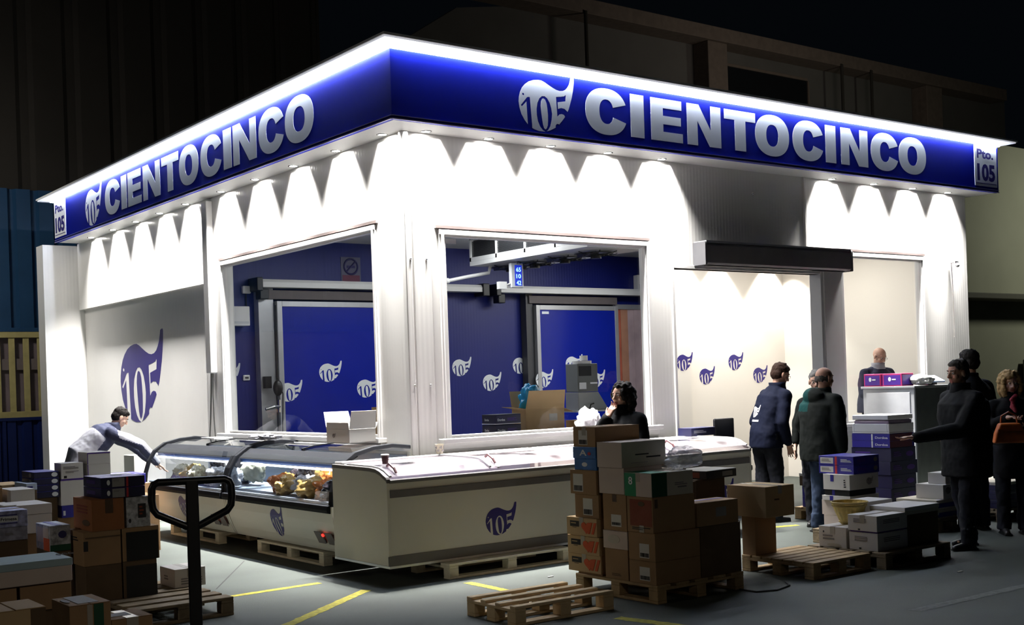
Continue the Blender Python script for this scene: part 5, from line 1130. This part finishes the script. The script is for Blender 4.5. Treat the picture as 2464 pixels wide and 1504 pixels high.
# goods behind the right window pane
zc = 1.16
mb = MB(); mb.box(0, 3.2, 0, .75, -.04, 0); t = empty('packing_bench', (6.95, 10.42, 1.18), 0, 'white packing bench just inside the right window', 'bench'); mb.build('bench_top', M_FRAME, t)
for x, y in ((.05, .05), (3.1, .05), (.05, .68), (3.1, .68)):
    mb = MB(); mb.box(x, x+.05, y, y+.04, -1.18, -.04); mb.build('leg', M_ALU, t)
t = empty('packing_bench', (6.72, 10.4, 1.18), 0, 'white packing bench just inside the left window', 'bench')
mb = MB(); mb.box(-.04, .5, .8, 3.6, -.04, 0); mb.build('bench_top', M_FRAME, t)
for x, y in ((0, .85), (.4, .85), (0, 3.5), (.4, 3.5)):
    mb = MB(); mb.box(x, x+.04, y, y+.04, -1.18, -.04); mb.build('leg', M_ALU, t)
a = ony(1195, 1040, 10.6)
for k in range(2):
    carton('%s of the two navy boxes with white text in the right window' % ('lower', 'upper')[k], a.x, a.x+.34, 10.6, 10.87, 1.182+k*.115, 1.29+k*.115, M_CBN, rz=0, dec=[('L', .2, .5, .35, .6, M_LOGOW, '#Dordoa'), ('F', .05, .35, .35, .6, M_LOGOW, '#Dordoa'), ('F', .45, .9, .3, .65, M_PURP, 'lines', 3), ('L', 0, 1, 0, .08, M_LOGOW, 'stripe'), ('F', 0, 1, 0, .08, M_LOGOW, 'stripe')], group='navy boxes in the right window')
a = ony(1318, 1035, 10.75)
t = open_box('open_carton', 'large open tan carton with a blue plastic liner in the right window', (a.x, 10.92, 1.182), .24, .2, .26, M_CBL, M_CBL, -.25, (1, 1, 1, 1), (70, 65, 10, -20), fl=.55)
mb = MB(); mb.box(.05, .15, -.206, -.2, .12, .2); mb.build('label', M_PAPER, t)
bag('plastic_liner', 'bright blue plastic liner poking out of the tan carton', 'plastic liner', (a.x-.06, 10.98, 1.40), (.15, .1, .14), plastic('blue_film', (.02, .35, .75), .97, .25), 12, amp=.5)
o = MB().box(-.2, .25, -.12, .1, 0, .02).build('cardboard_sheet', M_CBL); o.location = (a.x+.15, 10.58, 1.182); o.rotation_euler = (0, 0, .1); tag(o, 'flat tan cardboard piece lying in front of the open carton', 'cardboard')
a2 = ony(1370, 1035, 10.75); carton('small tan carton right of the open one in the right window', a2.x+.03, a2.x+.2, 10.62, 10.85, 1.182, 1.29, M_CBL)
a = ony(1252, 1000, 11.4); jack((a.x, 11.4, 0), .1, ony(1252, 975, 11.4).z, 'small black trolley handle seen inside the right window', .17*1.2, False)
# scale on a stand
a = ony(1432, 1020, 11.2)
t = empty('label_scale', (a.x, 11.35, 0), -.1, 'grey industrial scale with a sloped front on a stand inside the right window', 'scale')
mb = MB(); mb.box(-.17, .17, -.2, .2, 0.0, .02); mb.box(-.04, .04, -.04, .04, .02, 1.36); mb.build('stand', M_ALU, t)
MG = mat('scale_grey', (.16, .17, .165), .4)
mb = MB(); mb.box(-.26, .26, -.16, .2, 1.36, 1.38); mb.build('shelf', M_ALU, t)
mb = MB(); mb.prism([(-.2, 0), (.25, 0), (.10, .22), (-.2, .22)], (0, -.12, 1.381), (1, 0, 0), (0, 0, 1), (0, 1, 0), .28); mb.build('base_housing', mat('scale_light_grey', (.33, .34, .34), .35, .4), t, bevel=.006)
mb = MB(); mb.box(-.2, .10, -.12, .14, 1.605, 1.95); mb.build('head_housing', MG, t, bevel=.008)
mb = MB(); mb.box(-.18, .0, -.126, -.12, 1.80, 1.92); mb.build('screen', M_BLACK, t)
mb = MB(); mb.box(-.18, -.08, -.126, -.12, 1.64, 1.72); mb.build('label', M_SILV, t)
mb = MB(); mb.box(-.02, .09, -.126, -.12, 1.70, 1.72); mb.build('text_strip', M_SILV, t)
mb = MB(); mb.cyl((-.05, 0, 1.95), .12, .035); mb.cyl((-.02, 0, 1.99), .05, .06); mb.build('top_tray', M_FRAME, t)
mb = MB(); mb.tube([(.02, -.13, 1.46), (-.06, -.18, 1.45), (-.08, -.17, 1.38), (-.03, -.14, 1.2)], .008); mb.build('cable', M_RUB, t)
# goods behind the left window pane
a = onx(870, 1040, 6.95)
t = open_box('open_carton', 'open tan carton seen through the left window behind the white one', (7.02, 11.42, 1.182), .16, .22, .17, M_CBL, M_CBL, 0, (1, 1, 1, 1), (75, 80, 80, 60), fl=.4)
carton('small plain tan box in the left window beside the open carton', 6.82, 7.1, 11.2-.22, 11.19, 1.182, 1.30, M_CBL)
# ================================================================== PEOPLE
def organic(mb, name, mats, voxel=.007, smooth=4, parent=None, disp=None, face_mat=None, holes=None):
    o = mb.build(name, mats)
    r = o.modifiers.new('r', 'REMESH'); r.mode = 'VOXEL'; r.voxel_size = voxel; r.use_smooth_shade = True
    s = o.modifiers.new('s', 'SMOOTH'); s.iterations = smooth; s.factor = .5
    if disp:
        tx = bpy.data.textures.new('folds', 'CLOUDS'); tx.noise_scale = disp[1]; tx.noise_depth = 2
        d = o.modifiers.new('d', 'DISPLACE'); d.texture = tx; d.strength = disp[0]; d.mid_level = .5; d.texture_coords = 'LOCAL'
    bpy.context.view_layer.update()
    me = bpy.data.meshes.new_from_object(o.evaluated_get(bpy.context.evaluated_depsgraph_get()))
    o.modifiers.clear(); old = o.data; o.data = me; bpy.data.meshes.remove(old)
    me.materials.clear()
    for m in (mats if isinstance(mats, (list, tuple)) else [mats]): me.materials.append(m)
    mi = [0]*len(me.polygons)
    if face_mat: mi = [face_mat(p.center) for p in me.polygons]
    me.polygons.foreach_set('material_index', mi); me.polygons.foreach_set('use_smooth', [True]*len(me.polygons)); me.update()
    if parent: o.parent = parent
    return o
def skin_mat(name, c):
    m = mat(name, c, .55, var=.08, scale=25); b = m.node_tree.nodes['Principled BSDF']; b.inputs['Subsurface Weight'].default_value = .08; b.inputs['Subsurface Radius'].default_value = (.02, .008, .004)
    return m
SK = skin_mat('skin', (.52, .29, .20)); SKP = skin_mat('pale_skin', (.62, .38, .28)); LIP = mat('lips', (.35, .11, .09), .5)
EYEW = mat('eye_white', (.6, .58, .55), .3); IRIS = mat('iris', (.03, .02, .015), .2)
def hand(mb, wrist, d, palm_n, curl=.5, thumb=1, s=1.0, grip=0):
    """wrist, direction of fingers, palm normal (side the fingers curl to)"""
    wrist = V(wrist); d = V(d).normalized(); pn = V(palm_n); pn = (pn-d*pn.dot(d)).normalized(); side = d.cross(pn)*thumb
    L = .085*s
    for k in range(4):
        off = side*((.0275-.0185*k)*s)
        mb.cap(wrist+d*.005+off*.6, .015*s, wrist+d*L+off, .0115*s, 10)
    ln = (.040, .046, .043, .034)
    for k in range(4):
        off = side*((.030-.020*k)*s); p = wrist+d*L+off; dd = (d+side*(.10-.07*k)).normalized(); c = curl*(1+.12*k)
        for j, f in enumerate((1, .62, .5)):
            ax = dd.cross(pn).normalized(); dd = (Matrix.Rotation(-c*(.6 if j == 0 else .8), 3, ax) @ dd) if True else dd
            if dd.dot(pn) < 0 and curl > 0 and j == 0: dd = (Matrix.Rotation(2*c*.6, 3, ax) @ dd)
            q = p+dd*ln[k]*f*s; r = (.0092-.0008*j-(.0008 if k == 3 else 0))*s; mb.cap(p, r, q, r*.94, 10); p = q
    p = wrist+d*.022*s+side*.022*s; dd = (d*.6+side*.75+pn*.35).normalized()
    for j, f in enumerate((.042, .032, .024)):
        q = p+dd*f*s; r = (.0135-.0018*j)*s; mb.cap(p, r, q, r*.9, 10); p = q; dd = (dd+d*.45+pn*.15*curl).normalized()
def person(label, loc, yaw, H=1.75, lean=0., head=(0, 0), arms=None, legs=None, skin=None, jacket=None, trousers=None, shoes=None, hair=None, hairstyle='short',
           coat_len=.86, bulk=1.0, glasses=False, jmat_fn=None, collar=None, bald=False, shrug=0., foot_gap=.10, scarf=None, hood=None, legfn=None):
    """faces local +Y. lean = forward bend of the trunk at the hips (radians). head=(turn left +, nod down +)"""
    k = H/1.75; skin = skin or SK
    root_loc = V(loc); R = Matrix.Rotation(yaw, 3, 'Z')
    hipz = .93*k
    def T(p):            # trunk frame: origin at pelvis, leaning
        c, s = math.cos(lean), math.sin(lean); x, y, z = p
        return V((x, y*c+z*s, hipz-y*s+z*c)) if True else None
    sh = .178*bulk**.45
    neck = T((0, .0, .53*k)); ntop = T((0, .02, .60*k)); shL = T((-sh*k, 0, .45*k)); shR = T((sh*k, 0, .45*k))
    Hm = Matrix.Rotation(head[0], 3, 'Z') @ Matrix.Rotation(-head[1], 3, 'X')
    hc = neck+V((0, 0, .09*k))*math.cos(lean*.6)+V((0, .10*k*math.sin(lean)+.025, .06*k-.03*math.sin(lean)))
    hp = lambda x, y, z: hc+Hm @ V((x*k, y*k, z*k))
    er = .088*k
    arms = arms or {}
    aL = arms.get('L', [(-.25*k*bulk**.4, .02, 1.17*k), (-.24*k, .10, .93*k)]); aR = arms.get('R', [(.25*k*bulk**.4, .02, 1.17*k), (.24*k, .10, .93*k)])
    lg = legs or {}
    ft = {-1: lg.get('L', (-foot_gap, .0)), 1: lg.get('R', (foot_gap, .0))}
    hip = {s: V((s*.095*k, 0, hipz-.02)) for s in (-1, 1)}
    ank = {s: V((ft[s][0], ft[s][1], .085)) for s in (-1, 1)}
    knee = {s: (hip[s]+ank[s])/2+V((s*.01, .03+abs(ft[s][1])*.1, .02)) for s in (-1, 1)}
    mb = MB()
    # ---- body
    mb.cap(V((0, 0, hipz-.02)), .125*k, T((0, 0, .16*k)), .115*k, flat=.8, side=(1, 0, 0)); mb.cap(T((0, 0, .14*k)), .115*k, T((0, 0, .40*k)), .135*k, flat=.75, side=(1, 0, 0))
    mb.cap(T((-.11*k, 0, .44*k)), .060*k, T((.11*k, 0, .44*k)), .060*k)
    mb.cap(neck-V((0, 0, .03)), .056*k, hp(0, -.015, -.04), .052*k)
    for s in (-1, 1):
        mb.cap(hip[s], .085*k, knee[s], .055*k); mb.cap(knee[s], .054*k, ank[s], .035*k); mb.cap(ank[s]+V((0, -.03, -.04)), .035, ank[s]+V((0, .13, -.055)), .027)
        sp = shL if s < 0 else shR; e, w = (aL if s < 0 else aR)[:2]
        mb.cap(sp, .050*k, e, .040*k); mb.cap(e, .040*k, w, .027*k)
    hands = []
    for s, a in ((-1, aL), (1, aR)):
        e, w = V(a[0]), V(a[1]); d = V(a[2]) if len(a) > 2 and a[2] else (w-e); pn = V(a[3]) if len(a) > 3 else V((-s, .2, 0)); cu = a[4] if len(a) > 4 else .45
        mb.cap(w, .026*k, w+d.normalized()*.02, .026*k); hand(mb, w+d.normalized()*.012, d, pn, cu, s*1 if pn.dot(V((-s, 0, 0))) > -2 else s)
    # head
    rt = Hm
    mb.sphere(hp(0, -.012, .035), (.076*k, .096*k, .088*k), 20, 14, rot=rt); mb.sphere(hp(0, .018, -.035), (.060*k, .072*k, .075*k), 18, 12, rot=rt)
    mb.sphere(hp(0, .058, -.088), (.026*k, .022*k, .020*k), 10, 8, rot=rt)
    mb.cap(hp(0, .082, .022), .010*k, hp(0, .104, -.018), .014*k); mb.sphere(hp(-.013, .093, -.022), .010*k, 8, 6); mb.sphere(hp(.013, .093, -.022), .010*k, 8, 6)
    mb.cap(hp(-.045, .066, .036), .010*k, hp(.045, .066, .036), .010*k); mb.cap(hp(-.018, .078, -.052), .0085*k, hp(.018, .078, -.052), .0085*k)
    mb.cap(hp(-.015, .077, -.066), .008*k, hp(.015, .077, -.066), .008*k)
    for s in (-1, 1):
        mb.sphere(hp(s*.079, -.008, -.002), (.010*k, .020*k, .033*k), 10, 8, rot=rt); mb.sphere(hp(s*.045, .055, -.02), .022*k, 8, 6); mb.sphere(hp(s*.032, .062, .012), .017*k, 8, 6)
    Hi = Hm.inverted()
    def fm(c):
        q = Hi @ (c-hc)/k
        if q.y > .068 and abs(q.x) < .026 and -.074 < q.z < -.046: return 1
        return 0
    body = organic(mb, 'person', [skin, LIP], .0065, 3, face_mat=fm)
    body.location = root_loc; body.rotation_euler = (0, 0, yaw); tag(body, label, 'person')
    for s in (-1, 1):
        e = MB(); e.sphere(hp(s*.031, .071, .012), .0125*k, 12, 8, 0); e.sphere(hp(s*.031, .0795, .012), .0062*k, 10, 6, 1); e.build('eye', [EYEW, IRIS], body, smooth=True)
        if hair and not bald or hair: b = MB(); b.cap(hp(s*.016, .088, .036), .0045*k, hp(s*.048, .075, .038), .0035*k, 8); b.build('eyebrow', hair, body, smooth=True)
    # ---- hair
    if hair:
        h = MB(); rn = random.Random(len(label))
        if hairstyle == 'short':
            h.sphere(hp(0, -.024, .052), (.083*k, .094*k, .084*k), 20, 14, rot=rt); h.sphere(hp(0, -.045, .0), (.080*k, .070*k, .075*k), 18, 12, rot=rt); h.sphere(hp(0, .035, .092), (.055*k, .045*k, .030*k), 12, 8, rot=rt)
            for i in range(60):
                a = rn.uniform(0, 2*PI); z = rn.uniform(.05, .13); q = math.sqrt(max(.01, 1-((z-.05)/.088)**2)); h.sphere(hp(.078*q*math.cos(a), -.022+.085*q*math.sin(a), z), .013*k, 6, 5)
        elif hairstyle == 'fringe':   # bald crown, hair round the sides
            for a in range(-24, 25):
                q = PI*1.5+a*.062; h.sphere(hp(.070*math.cos(q), -.012+.088*math.sin(q), rn.uniform(-.02, .02)), (.013*k, .013*k, .024*k), 8, 6)
        elif hairstyle == 'curly':
            for i in range(170):
                a = rn.uniform(0, 2*PI); z = rn.uniform(-.17, .125); q = math.sqrt(max(.02, 1-(z/(.2 if z < 0 else .135))**2)); rr = .10
                x, y = rr*q*math.cos(a), -.035+rr*q*math.sin(a)
                if y > .045 and z < .085: continue
                if z < -.03 and y > .0: continue
                h.sphere(hp(x*(1+.1*(z < 0)), y, z), rn.uniform(.020, .034)*k, 8, 6)
            h.sphere(hp(0, -.03, .04), (.085*k, .092*k, .092*k), 16, 12, rot=rt); h.sphere(hp(0, -.075, -.07), (.07*k, .045*k, .10*k), 16, 12, rot=rt)
        elif hairstyle == 'wavy':
            for i in range(170):
                a = rn.uniform(0, 2*PI); z = rn.uniform(-.13, .125); q = math.sqrt(max(.02, 1-(z/(.17 if z < 0 else .135))**2)); rr = .11
                x, y = rr*q*math.cos(a), -.02+rr*.95*q*math.sin(a)
                if y > .045 and z < .075 and abs(x) < .07: continue
                if y > .05 and z < .075: continue
                h.sphere(hp(x, y, z), rn.uniform(.022, .034)*k, 8, 6)
            h.sphere(hp(0, -.025, .045), (.090*k, .094*k, .090*k), 16, 12, rot=rt)
        organic(h, 'hair', hair, .008, 2, body, disp=(.012, .02))
    if glasses:
        gm = MB()
        for s in (-1, 1):
            gm.tube([hp(s*.033+.023*math.cos(q), .094, .010+.016*math.sin(q)) for q in [2*PI*i/18 for i in range(18)]], .0018, 6, closed=True); gm.tube([hp(s*.056, .092, .014), hp(s*.080, .04, .014), hp(s*.082, -.01, .010)], .0018, 6)
        gm.tube([hp(-.01, .096, .012), hp(.01, .096, .012)], .0018, 6); gm.build('glasses', M_BLACK, body)
    # ---- trousers
    if trousers:
        t = MB()
        t.cap(V((0, 0, hipz+.02)), .150*k, V((0, 0, hipz-.06)), .150*k, flat=.80, side=(1, 0, 0))
        for s in (-1, 1):
            t.cap(hip[s], .108*k, knee[s], .080*k); t.cap(knee[s], .080*k, ank[s]+V((0, -.01, .0)), .066*k)
            e = ank[s]; t.rings([[V((e.x+.07*math.cos(q), e.y-.005+.08*math.sin(q), z)) for q in [2*PI*i/20 for i in range(20)]] for z in (.05, .2)])
        organic(t, 'trousers', trousers, .010, 4, body, disp=(.028, .10))
        for s in (-1, 1):
            e = ank[s]; h = MB()
            h.cap(e+V((0, -.045, -.052)), .036, e+V((0, .06, -.05)), .042, flat=.85, side=(1, 0, 0)); h.cap(e+V((0, .05, -.052)), .043, e+V((s*.01, .155, -.060)), .030); h.cap(e+V((0, -.02, -.03)), .04, e+V((0, 0, .02)), .04)
            h.box(e.x-.043, e.x+.043, e.y-.09, e.y+.17, .0, .018)
            organic(h, 'shoe', shoes or M_BLACK, .008, 2, body)
    # ---- jacket
    if jacket:
        j = MB(); b = bulk
        hem = coat_len*k
        def ring(c, a, bb, n=28, up=None):
            c = V(c); out = []
            cu, su = math.cos(lean), math.sin(lean)
            for i in range(n):
                q = 2*PI*i/n; x = a*math.copysign(abs(math.cos(q))**.8, math.cos(q)); y = bb*math.copysign(abs(math.sin(q))**.8, math.sin(q))
                out.append(c+V((x, y*cu, -y*su)) if up is None else c+V((x, y, 0)))
            return out
        secs = [(-(hipz-hem), .185*b, .135*b), (0, .180*b, .135*b), (.15*k, .170*b, .135*b), (.30*k, .185*b, .145*b), (.41*k, .180*b, .135*b), (.475*k, .135*b, .10*b), (.54*k, .080, .078)]
        rg = []
        for z, a, bb in secs:
            if z < 0: rg.append(ring((0, 0, hipz+z), a*k, bb*k, up=1))
            else: rg.append(ring(T((0, -.005, z)), a*k, bb*k))
        j.rings(rg)
        for s, a in ((-1, aL), (1, aR)):
            sp = shL if s < 0 else shR; e, w = V(a[0]), V(a[1]); dw = (w-e).normalized()
            j.cap(sp+V((0, 0, -.01)), .070*k*b**.5, e, .060*k*b**.8); j.cap(e, .060*k*b**.8, w-dw*.02, .046*k*b**.5)
            j.cap(neck+V((0, 0, -.05)), .060*k, sp, .066*k*b**.5)
        cn = neck+V((0, 0, .012)); 
        j.rings([[cn+V((.082*k*math.cos(q)*f, .082*k*math.sin(q)*f+.008, z)) for q in [2*PI*i/24 for i in range(24)]] for z, f in ((-.06, 1.15), (.0, 1.0), (.045, 1.02), (.052, .9))])
        if hood:
            j.sphere(neck+V((0, -.12*k, -.03)), (.15*k, .085*k, .09*k), 16, 10)
        jm = jacket if isinstance(jacket, (list, tuple)) else [jacket]
        jo = organic(j, 'jacket', jm, .011, 3, body, disp=(.022, .13), face_mat=jmat_fn)
        if collar:
            c = MB(); c.rings([[cn+V((.086*k*math.cos(q)*f, .086*k*math.sin(q)*f+.008, z)) for q in [2*PI*i/28 for i in range(28)]] for z, f in ((-.035, 1.15), (.02, 1.03), (.058, 1.08), (.056, 1.0), (.0, .95))], cap=False); c.build('collar', collar, body, smooth=True)
        return body, jo, T, hp
    return body, None, T, hp
M_NAVYJ = mat('navy_jacket_cloth', (.004, .006, .018), .8, var=.1, scale=8, spec=.12); M_BLKJ = mat('black_coat_cloth', (.004, .0045, .006), .85, var=.1, scale=8, spec=.12)
M_TEAL = mat('teal_shoulder_cloth', (.003, .04, .038), .75, var=.1, spec=.12); M_OLV = mat('dark_olive_cloth', (.007, .009, .008), .85, var=.1, spec=.12)
M_JEAN = mat('blue_denim', (.018, .035, .075), .85, var=.25, scale=10); M_DTR = mat('dark_trouser_cloth', (.012, .013, .018), .85, var=.15, spec=.12)
M_GRYJ = mat('grey_jacket_cloth', (.36, .36, .40), .7, var=.06); M_SLATE = mat('slate_jacket_cloth', (.04, .045, .08), .7, var=.1, spec=.12)
H_BLK = mat('black_hair', (.010, .008, .007), .75, var=.2, scale=60, spec=.15); H_BRN = mat('dark_brown_hair', (.03, .015, .010), .75, var=.3, scale=60, spec=.15)
H_GRY = mat('grey_hair', (.16, .155, .15), .75, var=.3, scale=60, spec=.15); H_BLD = mat('blonde_hair', (.42, .28, .13), .75, var=.35, scale=50, spec=.15); H_DGR = mat('dark_grey_hair', (.05, .045, .04), .75, var=.3, scale=60, spec=.15)
def yawto(dx, dy): return math.atan2(dy, dx)-PI/2
# man bending over the boxes at the left
def fm_bent(c):
    # grey back and sleeves, slate yoke, slate side panel
    if c.y < .34: return 0
    return 1 if c.y < .78 and abs(c.x) < .22 else 0
bl = .88
def bent_fn(c):
    t = (c.y*math.sin(bl)+(c.z-.93)*math.cos(bl)); f = (c.y*math.cos(bl)-(c.z-.93)*math.sin(bl))
    if abs(c.x) > .12 and c.y > .44: return 1 if c.z < (1.22-.36*(c.y-.42) if c.y < .72 else 1.11-1.14*(c.y-.72))-.01 else 0
    if t > .40 and abs(c.x) < .30 and f > -.30: return 1
    if f > -.02+.25*(.40-t) and .10 < t < .40: return 1
    return 0
person('dark-haired man in a grey and navy jacket bending over the boxes at the left', (4.92, 15.75, 0), yawto(1, -.10), 1.84, lean=bl, head=(.0, .62),
       arms={'R': [(.27, .72, 1.10), (.20, .94, .85), (.0, .7, -.6), (0, 0, -1), .35], 'L': [(-.25, .71, 1.10), (-.16, .95, .87), (.0, .7, -.6), (0, 0, -1), .35]},
       legs={'L': (-.12, -.10), 'R': (.12, .05)}, skin=SKP, jacket=[M_GRYJ, M_SLATE], jmat_fn=bent_fn, trousers=M_DTR, hair=H_BLK, hairstyle='short', coat_len=.86, bulk=1.18, collar=M_SLATE)
# dark-haired woman behind the box stack, hand at her mouth
p = ony(1497, 1000, 8.62)
person('woman with curly dark hair and a black coat holding a hand to her mouth', (p.x+.02, 8.62, 0), yawto(-1, -.10), 1.72, head=(-.05, .06),
       arms={'R': [(.24, .18, 1.15), (.045, .185, 1.375), (-.25, -.45, 1), (0, -1, .1), .8], 'L': [(-.27, .05, 1.15), (-.20, .26, 1.02), (.3, .8, -.1), (0, 0, -1), .6]},
       skin=SKP, jacket=M_BLKJ, trousers=M_DTR, hair=H_BLK, hairstyle='curly', coat_len=.72, bulk=1.3, collar=M_BLKJ)
# man in logo jacket, seen from behind-left, looking down to the right
p = onz(1858, 1256, 0)
b_, jo, T_, hp_ = person('man in a navy jacket with a white logo on the back looking down', (p.x, p.y+.05, 0), yawto(.9, -.25), 1.92, lean=.30, head=(-.10, .42),
       arms={'R': [(.27, .06, 1.18), (.22, .16, .93)], 'L': [(-.27, .03, 1.18), (-.22, .18, .98)]}, legs={'L': (-.11, -.02), 'R': (.11, .04)},
       skin=SK, jacket=M_NAVYJ, trousers=M_DTR, hair=H_BRN, hairstyle='short', coat_len=.80, bulk=1.1, collar=M_NAVYJ, glasses=True)
def back_logo(body, jac, x, z, w, m, m2):
    bm = bmesh.new(); fv = [bm.verts.new((p[0]*w, 0, p[1]*w)) for p in LOGO_V]
    for f in LOGO_TOP: bm.faces.new([fv[i] for i in f])
    for q in range(9): x0 = -.01+q*(w+.02)/9; bm.faces.new([bm.verts.new(t_) for t_ in ((x0, 0, -.05), (x0+(w+.02)/12, 0, -.05), (x0+(w+.02)/12, 0, -.028), (x0, 0, -.028))])
    for k in range(-4, 18):
        bmesh.ops.bisect_plane(bm, geom=bm.verts[:]+bm.edges[:]+bm.faces[:], plane_co=(0, 0, k*w*.06), plane_no=(0, 0, 1)); bmesh.ops.bisect_plane(bm, geom=bm.verts[:]+bm.edges[:]+bm.faces[:], plane_co=(k*w*.06, 0, 0), plane_no=(1, 0, 0))
    bmesh.ops.delete(bm, geom=[v for v in bm.verts if not v.link_faces], context='VERTS'); bmesh.ops.triangulate(bm, faces=bm.faces)
    me = bpy.data.meshes.new('back_logo'); bm.to_mesh(me); bm.free(); me.materials.append(m)
    o = bpy.data.objects.new('back_logo', me); COL.objects.link(o); o.parent = body
    for v in me.vertices:
        ok, hit, nrm, _i = jac.ray_cast(V((x+v.co.x, -1, z+v.co.z)), V((0, 1, 0)))
        v.co = V((x+v.co.x, (hit.y if ok else -.15)-.004, z+v.co.z))
back_logo(b_, jo, -.15, 1.24, .18, M_LOGOW, M_NAVYJ)
# man in jeans with teal-shouldered dark jacket
p = CAM+ray(1980, 1100)*13.2
def teal(c): return 1 if (c.z > 1.33 and c.x < .02) else 0
person('balding man in blue jeans and a dark jacket with teal shoulders, back to the camera', (p.x, p.y, 0), yawto(.95, -.25), 1.82, lean=.05, head=(.05, .05),
       arms={'L': [(-.37, .00, 1.19), (-.34, .10, .93)], 'R': [(.30, .0, 1.17), (.30, .04, .90)]}, legs={'L': (-.12, .0), 'R': (.12, .05)},
       skin=SK, jacket=[M_OLV, M_TEAL], jmat_fn=teal, trousers=M_JEAN, hair=H_DGR, hairstyle='fringe', coat_len=.76, bulk=1.42, hood=True)
# grey-haired man half hidden behind him
p = CAM+ray(1968, 1000)*13.8
person('grey-haired man with glasses mostly hidden behind the man in jeans', (p.x, p.y, 0), yawto(-.75, -.45), 1.78, head=(.1, .15), skin=SKP, jacket=M_OLV, trousers=M_DTR, hair=H_GRY, hairstyle='short', glasses=True, coat_len=.8, bulk=.85)
# bald man behind the counter
pallet((14.72, 10.78, 0), .7, .6, 0, 'wooden platform the bald man stands on behind the right window', M_WOODD, H=.26)
person('bald man with glasses and a navy jacket looking down behind the counter', (14.72, 10.78, .26), yawto(-.25, -1), 1.84, lean=.16, head=(.15, .45),
       arms={'R': [(.26, .10, 1.16), (.16, .26, 1.28), (-.3, .7, .0), (0, 0, -1), .4], 'L': [(-.26, .12, 1.16), (-.14, .28, 1.28), (.3, .7, 0), (0, 0, -1), .4]}, foot_gap=.10,
       skin=SKP, jacket=M_SLATE, trousers=M_DTR, hair=None, bald=True, glasses=True, coat_len=.84, collar=M_GRYJ, bulk=1.35)
# dark-coated man reaching out at the right
p = CAM+ray(2325, 1100)*11.75
person('man in a black coat reaching his arm out to the left over the cartons', (p.x, p.y, 0), yawto(-.85, .35), 1.84, lean=.06, head=(.05, .10),
       arms={'L': [(-.25, .22, 1.16), (-.10, .62, 1.10), (.1, 1, .05), (0, 0, -1), .4], 'R': [(.30, -.08, 1.15), (.22, -.10, .92)]}, legs={'L': (-.13, .10), 'R': (.14, -.10)},
       skin=SK, jacket=M_BLKJ, trousers=M_DTR, hair=H_DGR, hairstyle='short', coat_len=.66, bulk=1.38, collar=M_BLKJ)
p = CAM+ray(2338, 1000)*13.0
person('black-haired man standing behind the man in the black coat, only head and shoulder showing', (p.x, p.y, 0), yawto(.3, 1), 1.95, head=(.2, .1), skin=SK, jacket=M_BLKJ, trousers=M_DTR, hair=H_BLK, hairstyle='short', coat_len=.7, bulk=1.1)
p = CAM+ray(2432, 1000)*12.6
bw, _, _, _ = person('blonde wavy-haired woman in a dark coat with a red scarf at the right edge', (p.x, p.y, 0), yawto(-.75, -.75), 1.70, head=(.05, .12),
       arms={'R': [(.24, .05, 1.13), (.10, .24, 1.22), (-.4, .6, .1), (0, 0, -1), .9], 'L': [(-.24, .05, 1.13), (-.14, .26, 1.15), (.4, .6, .1), (0, 0, -1), .7]},
       skin=SKP, jacket=M_BLKJ, trousers=M_DTR, hair=H_BLD, hairstyle='wavy', coat_len=.60, bulk=1.05)
mb = MB(); sc = MB()
for q in range(5): mb.cap((-.03+q*.012, .095+q*.004, 1.44-q*.03), .022, (.02-q*.01, .12+q*.004, 1.40-q*.03), .020)
organic(mb, 'scarf', mat('red_scarf', (.25, .02, .04), .8, var=.3, scale=40), .008, 2, bw)
# orange handbag held by the woman
pb = CAM+ray(2428, 1030)*12.1
t = empty('handbag', (pb.x, pb.y, .98), yawto(-.75, -.75), 'orange leather handbag held in front of the blonde woman', 'handbag')
mb = MB(); mb.prism([(-.16, 0), (.16, 0), (.14, .10), (.10, .20), (-.10, .20), (-.14, .10)], (0, -.05, 0), (1, 0, 0), (0, 0, 1), (0, 1, 0), .11); mb.build('bag_body', mat('orange_leather', (.62, .15, .03), .35, var=.15, scale=10), t, bevel=.02, seg=3)
mb = MB(); mb.box(-.12, .12, .06, .066, .12, .14); mb.build('seam_strap', mat('dark_orange_leather', (.35, .08, .02), .4), t)
mb = MB(); mb.tube([(-.08, 0, .19), (-.07, 0, .27), (0, 0, .31), (.07, 0, .27), (.08, 0, .19)], .009); mb.build('bag_handle', mat('dark_orange_leather', (.35, .08, .02), .4), t)
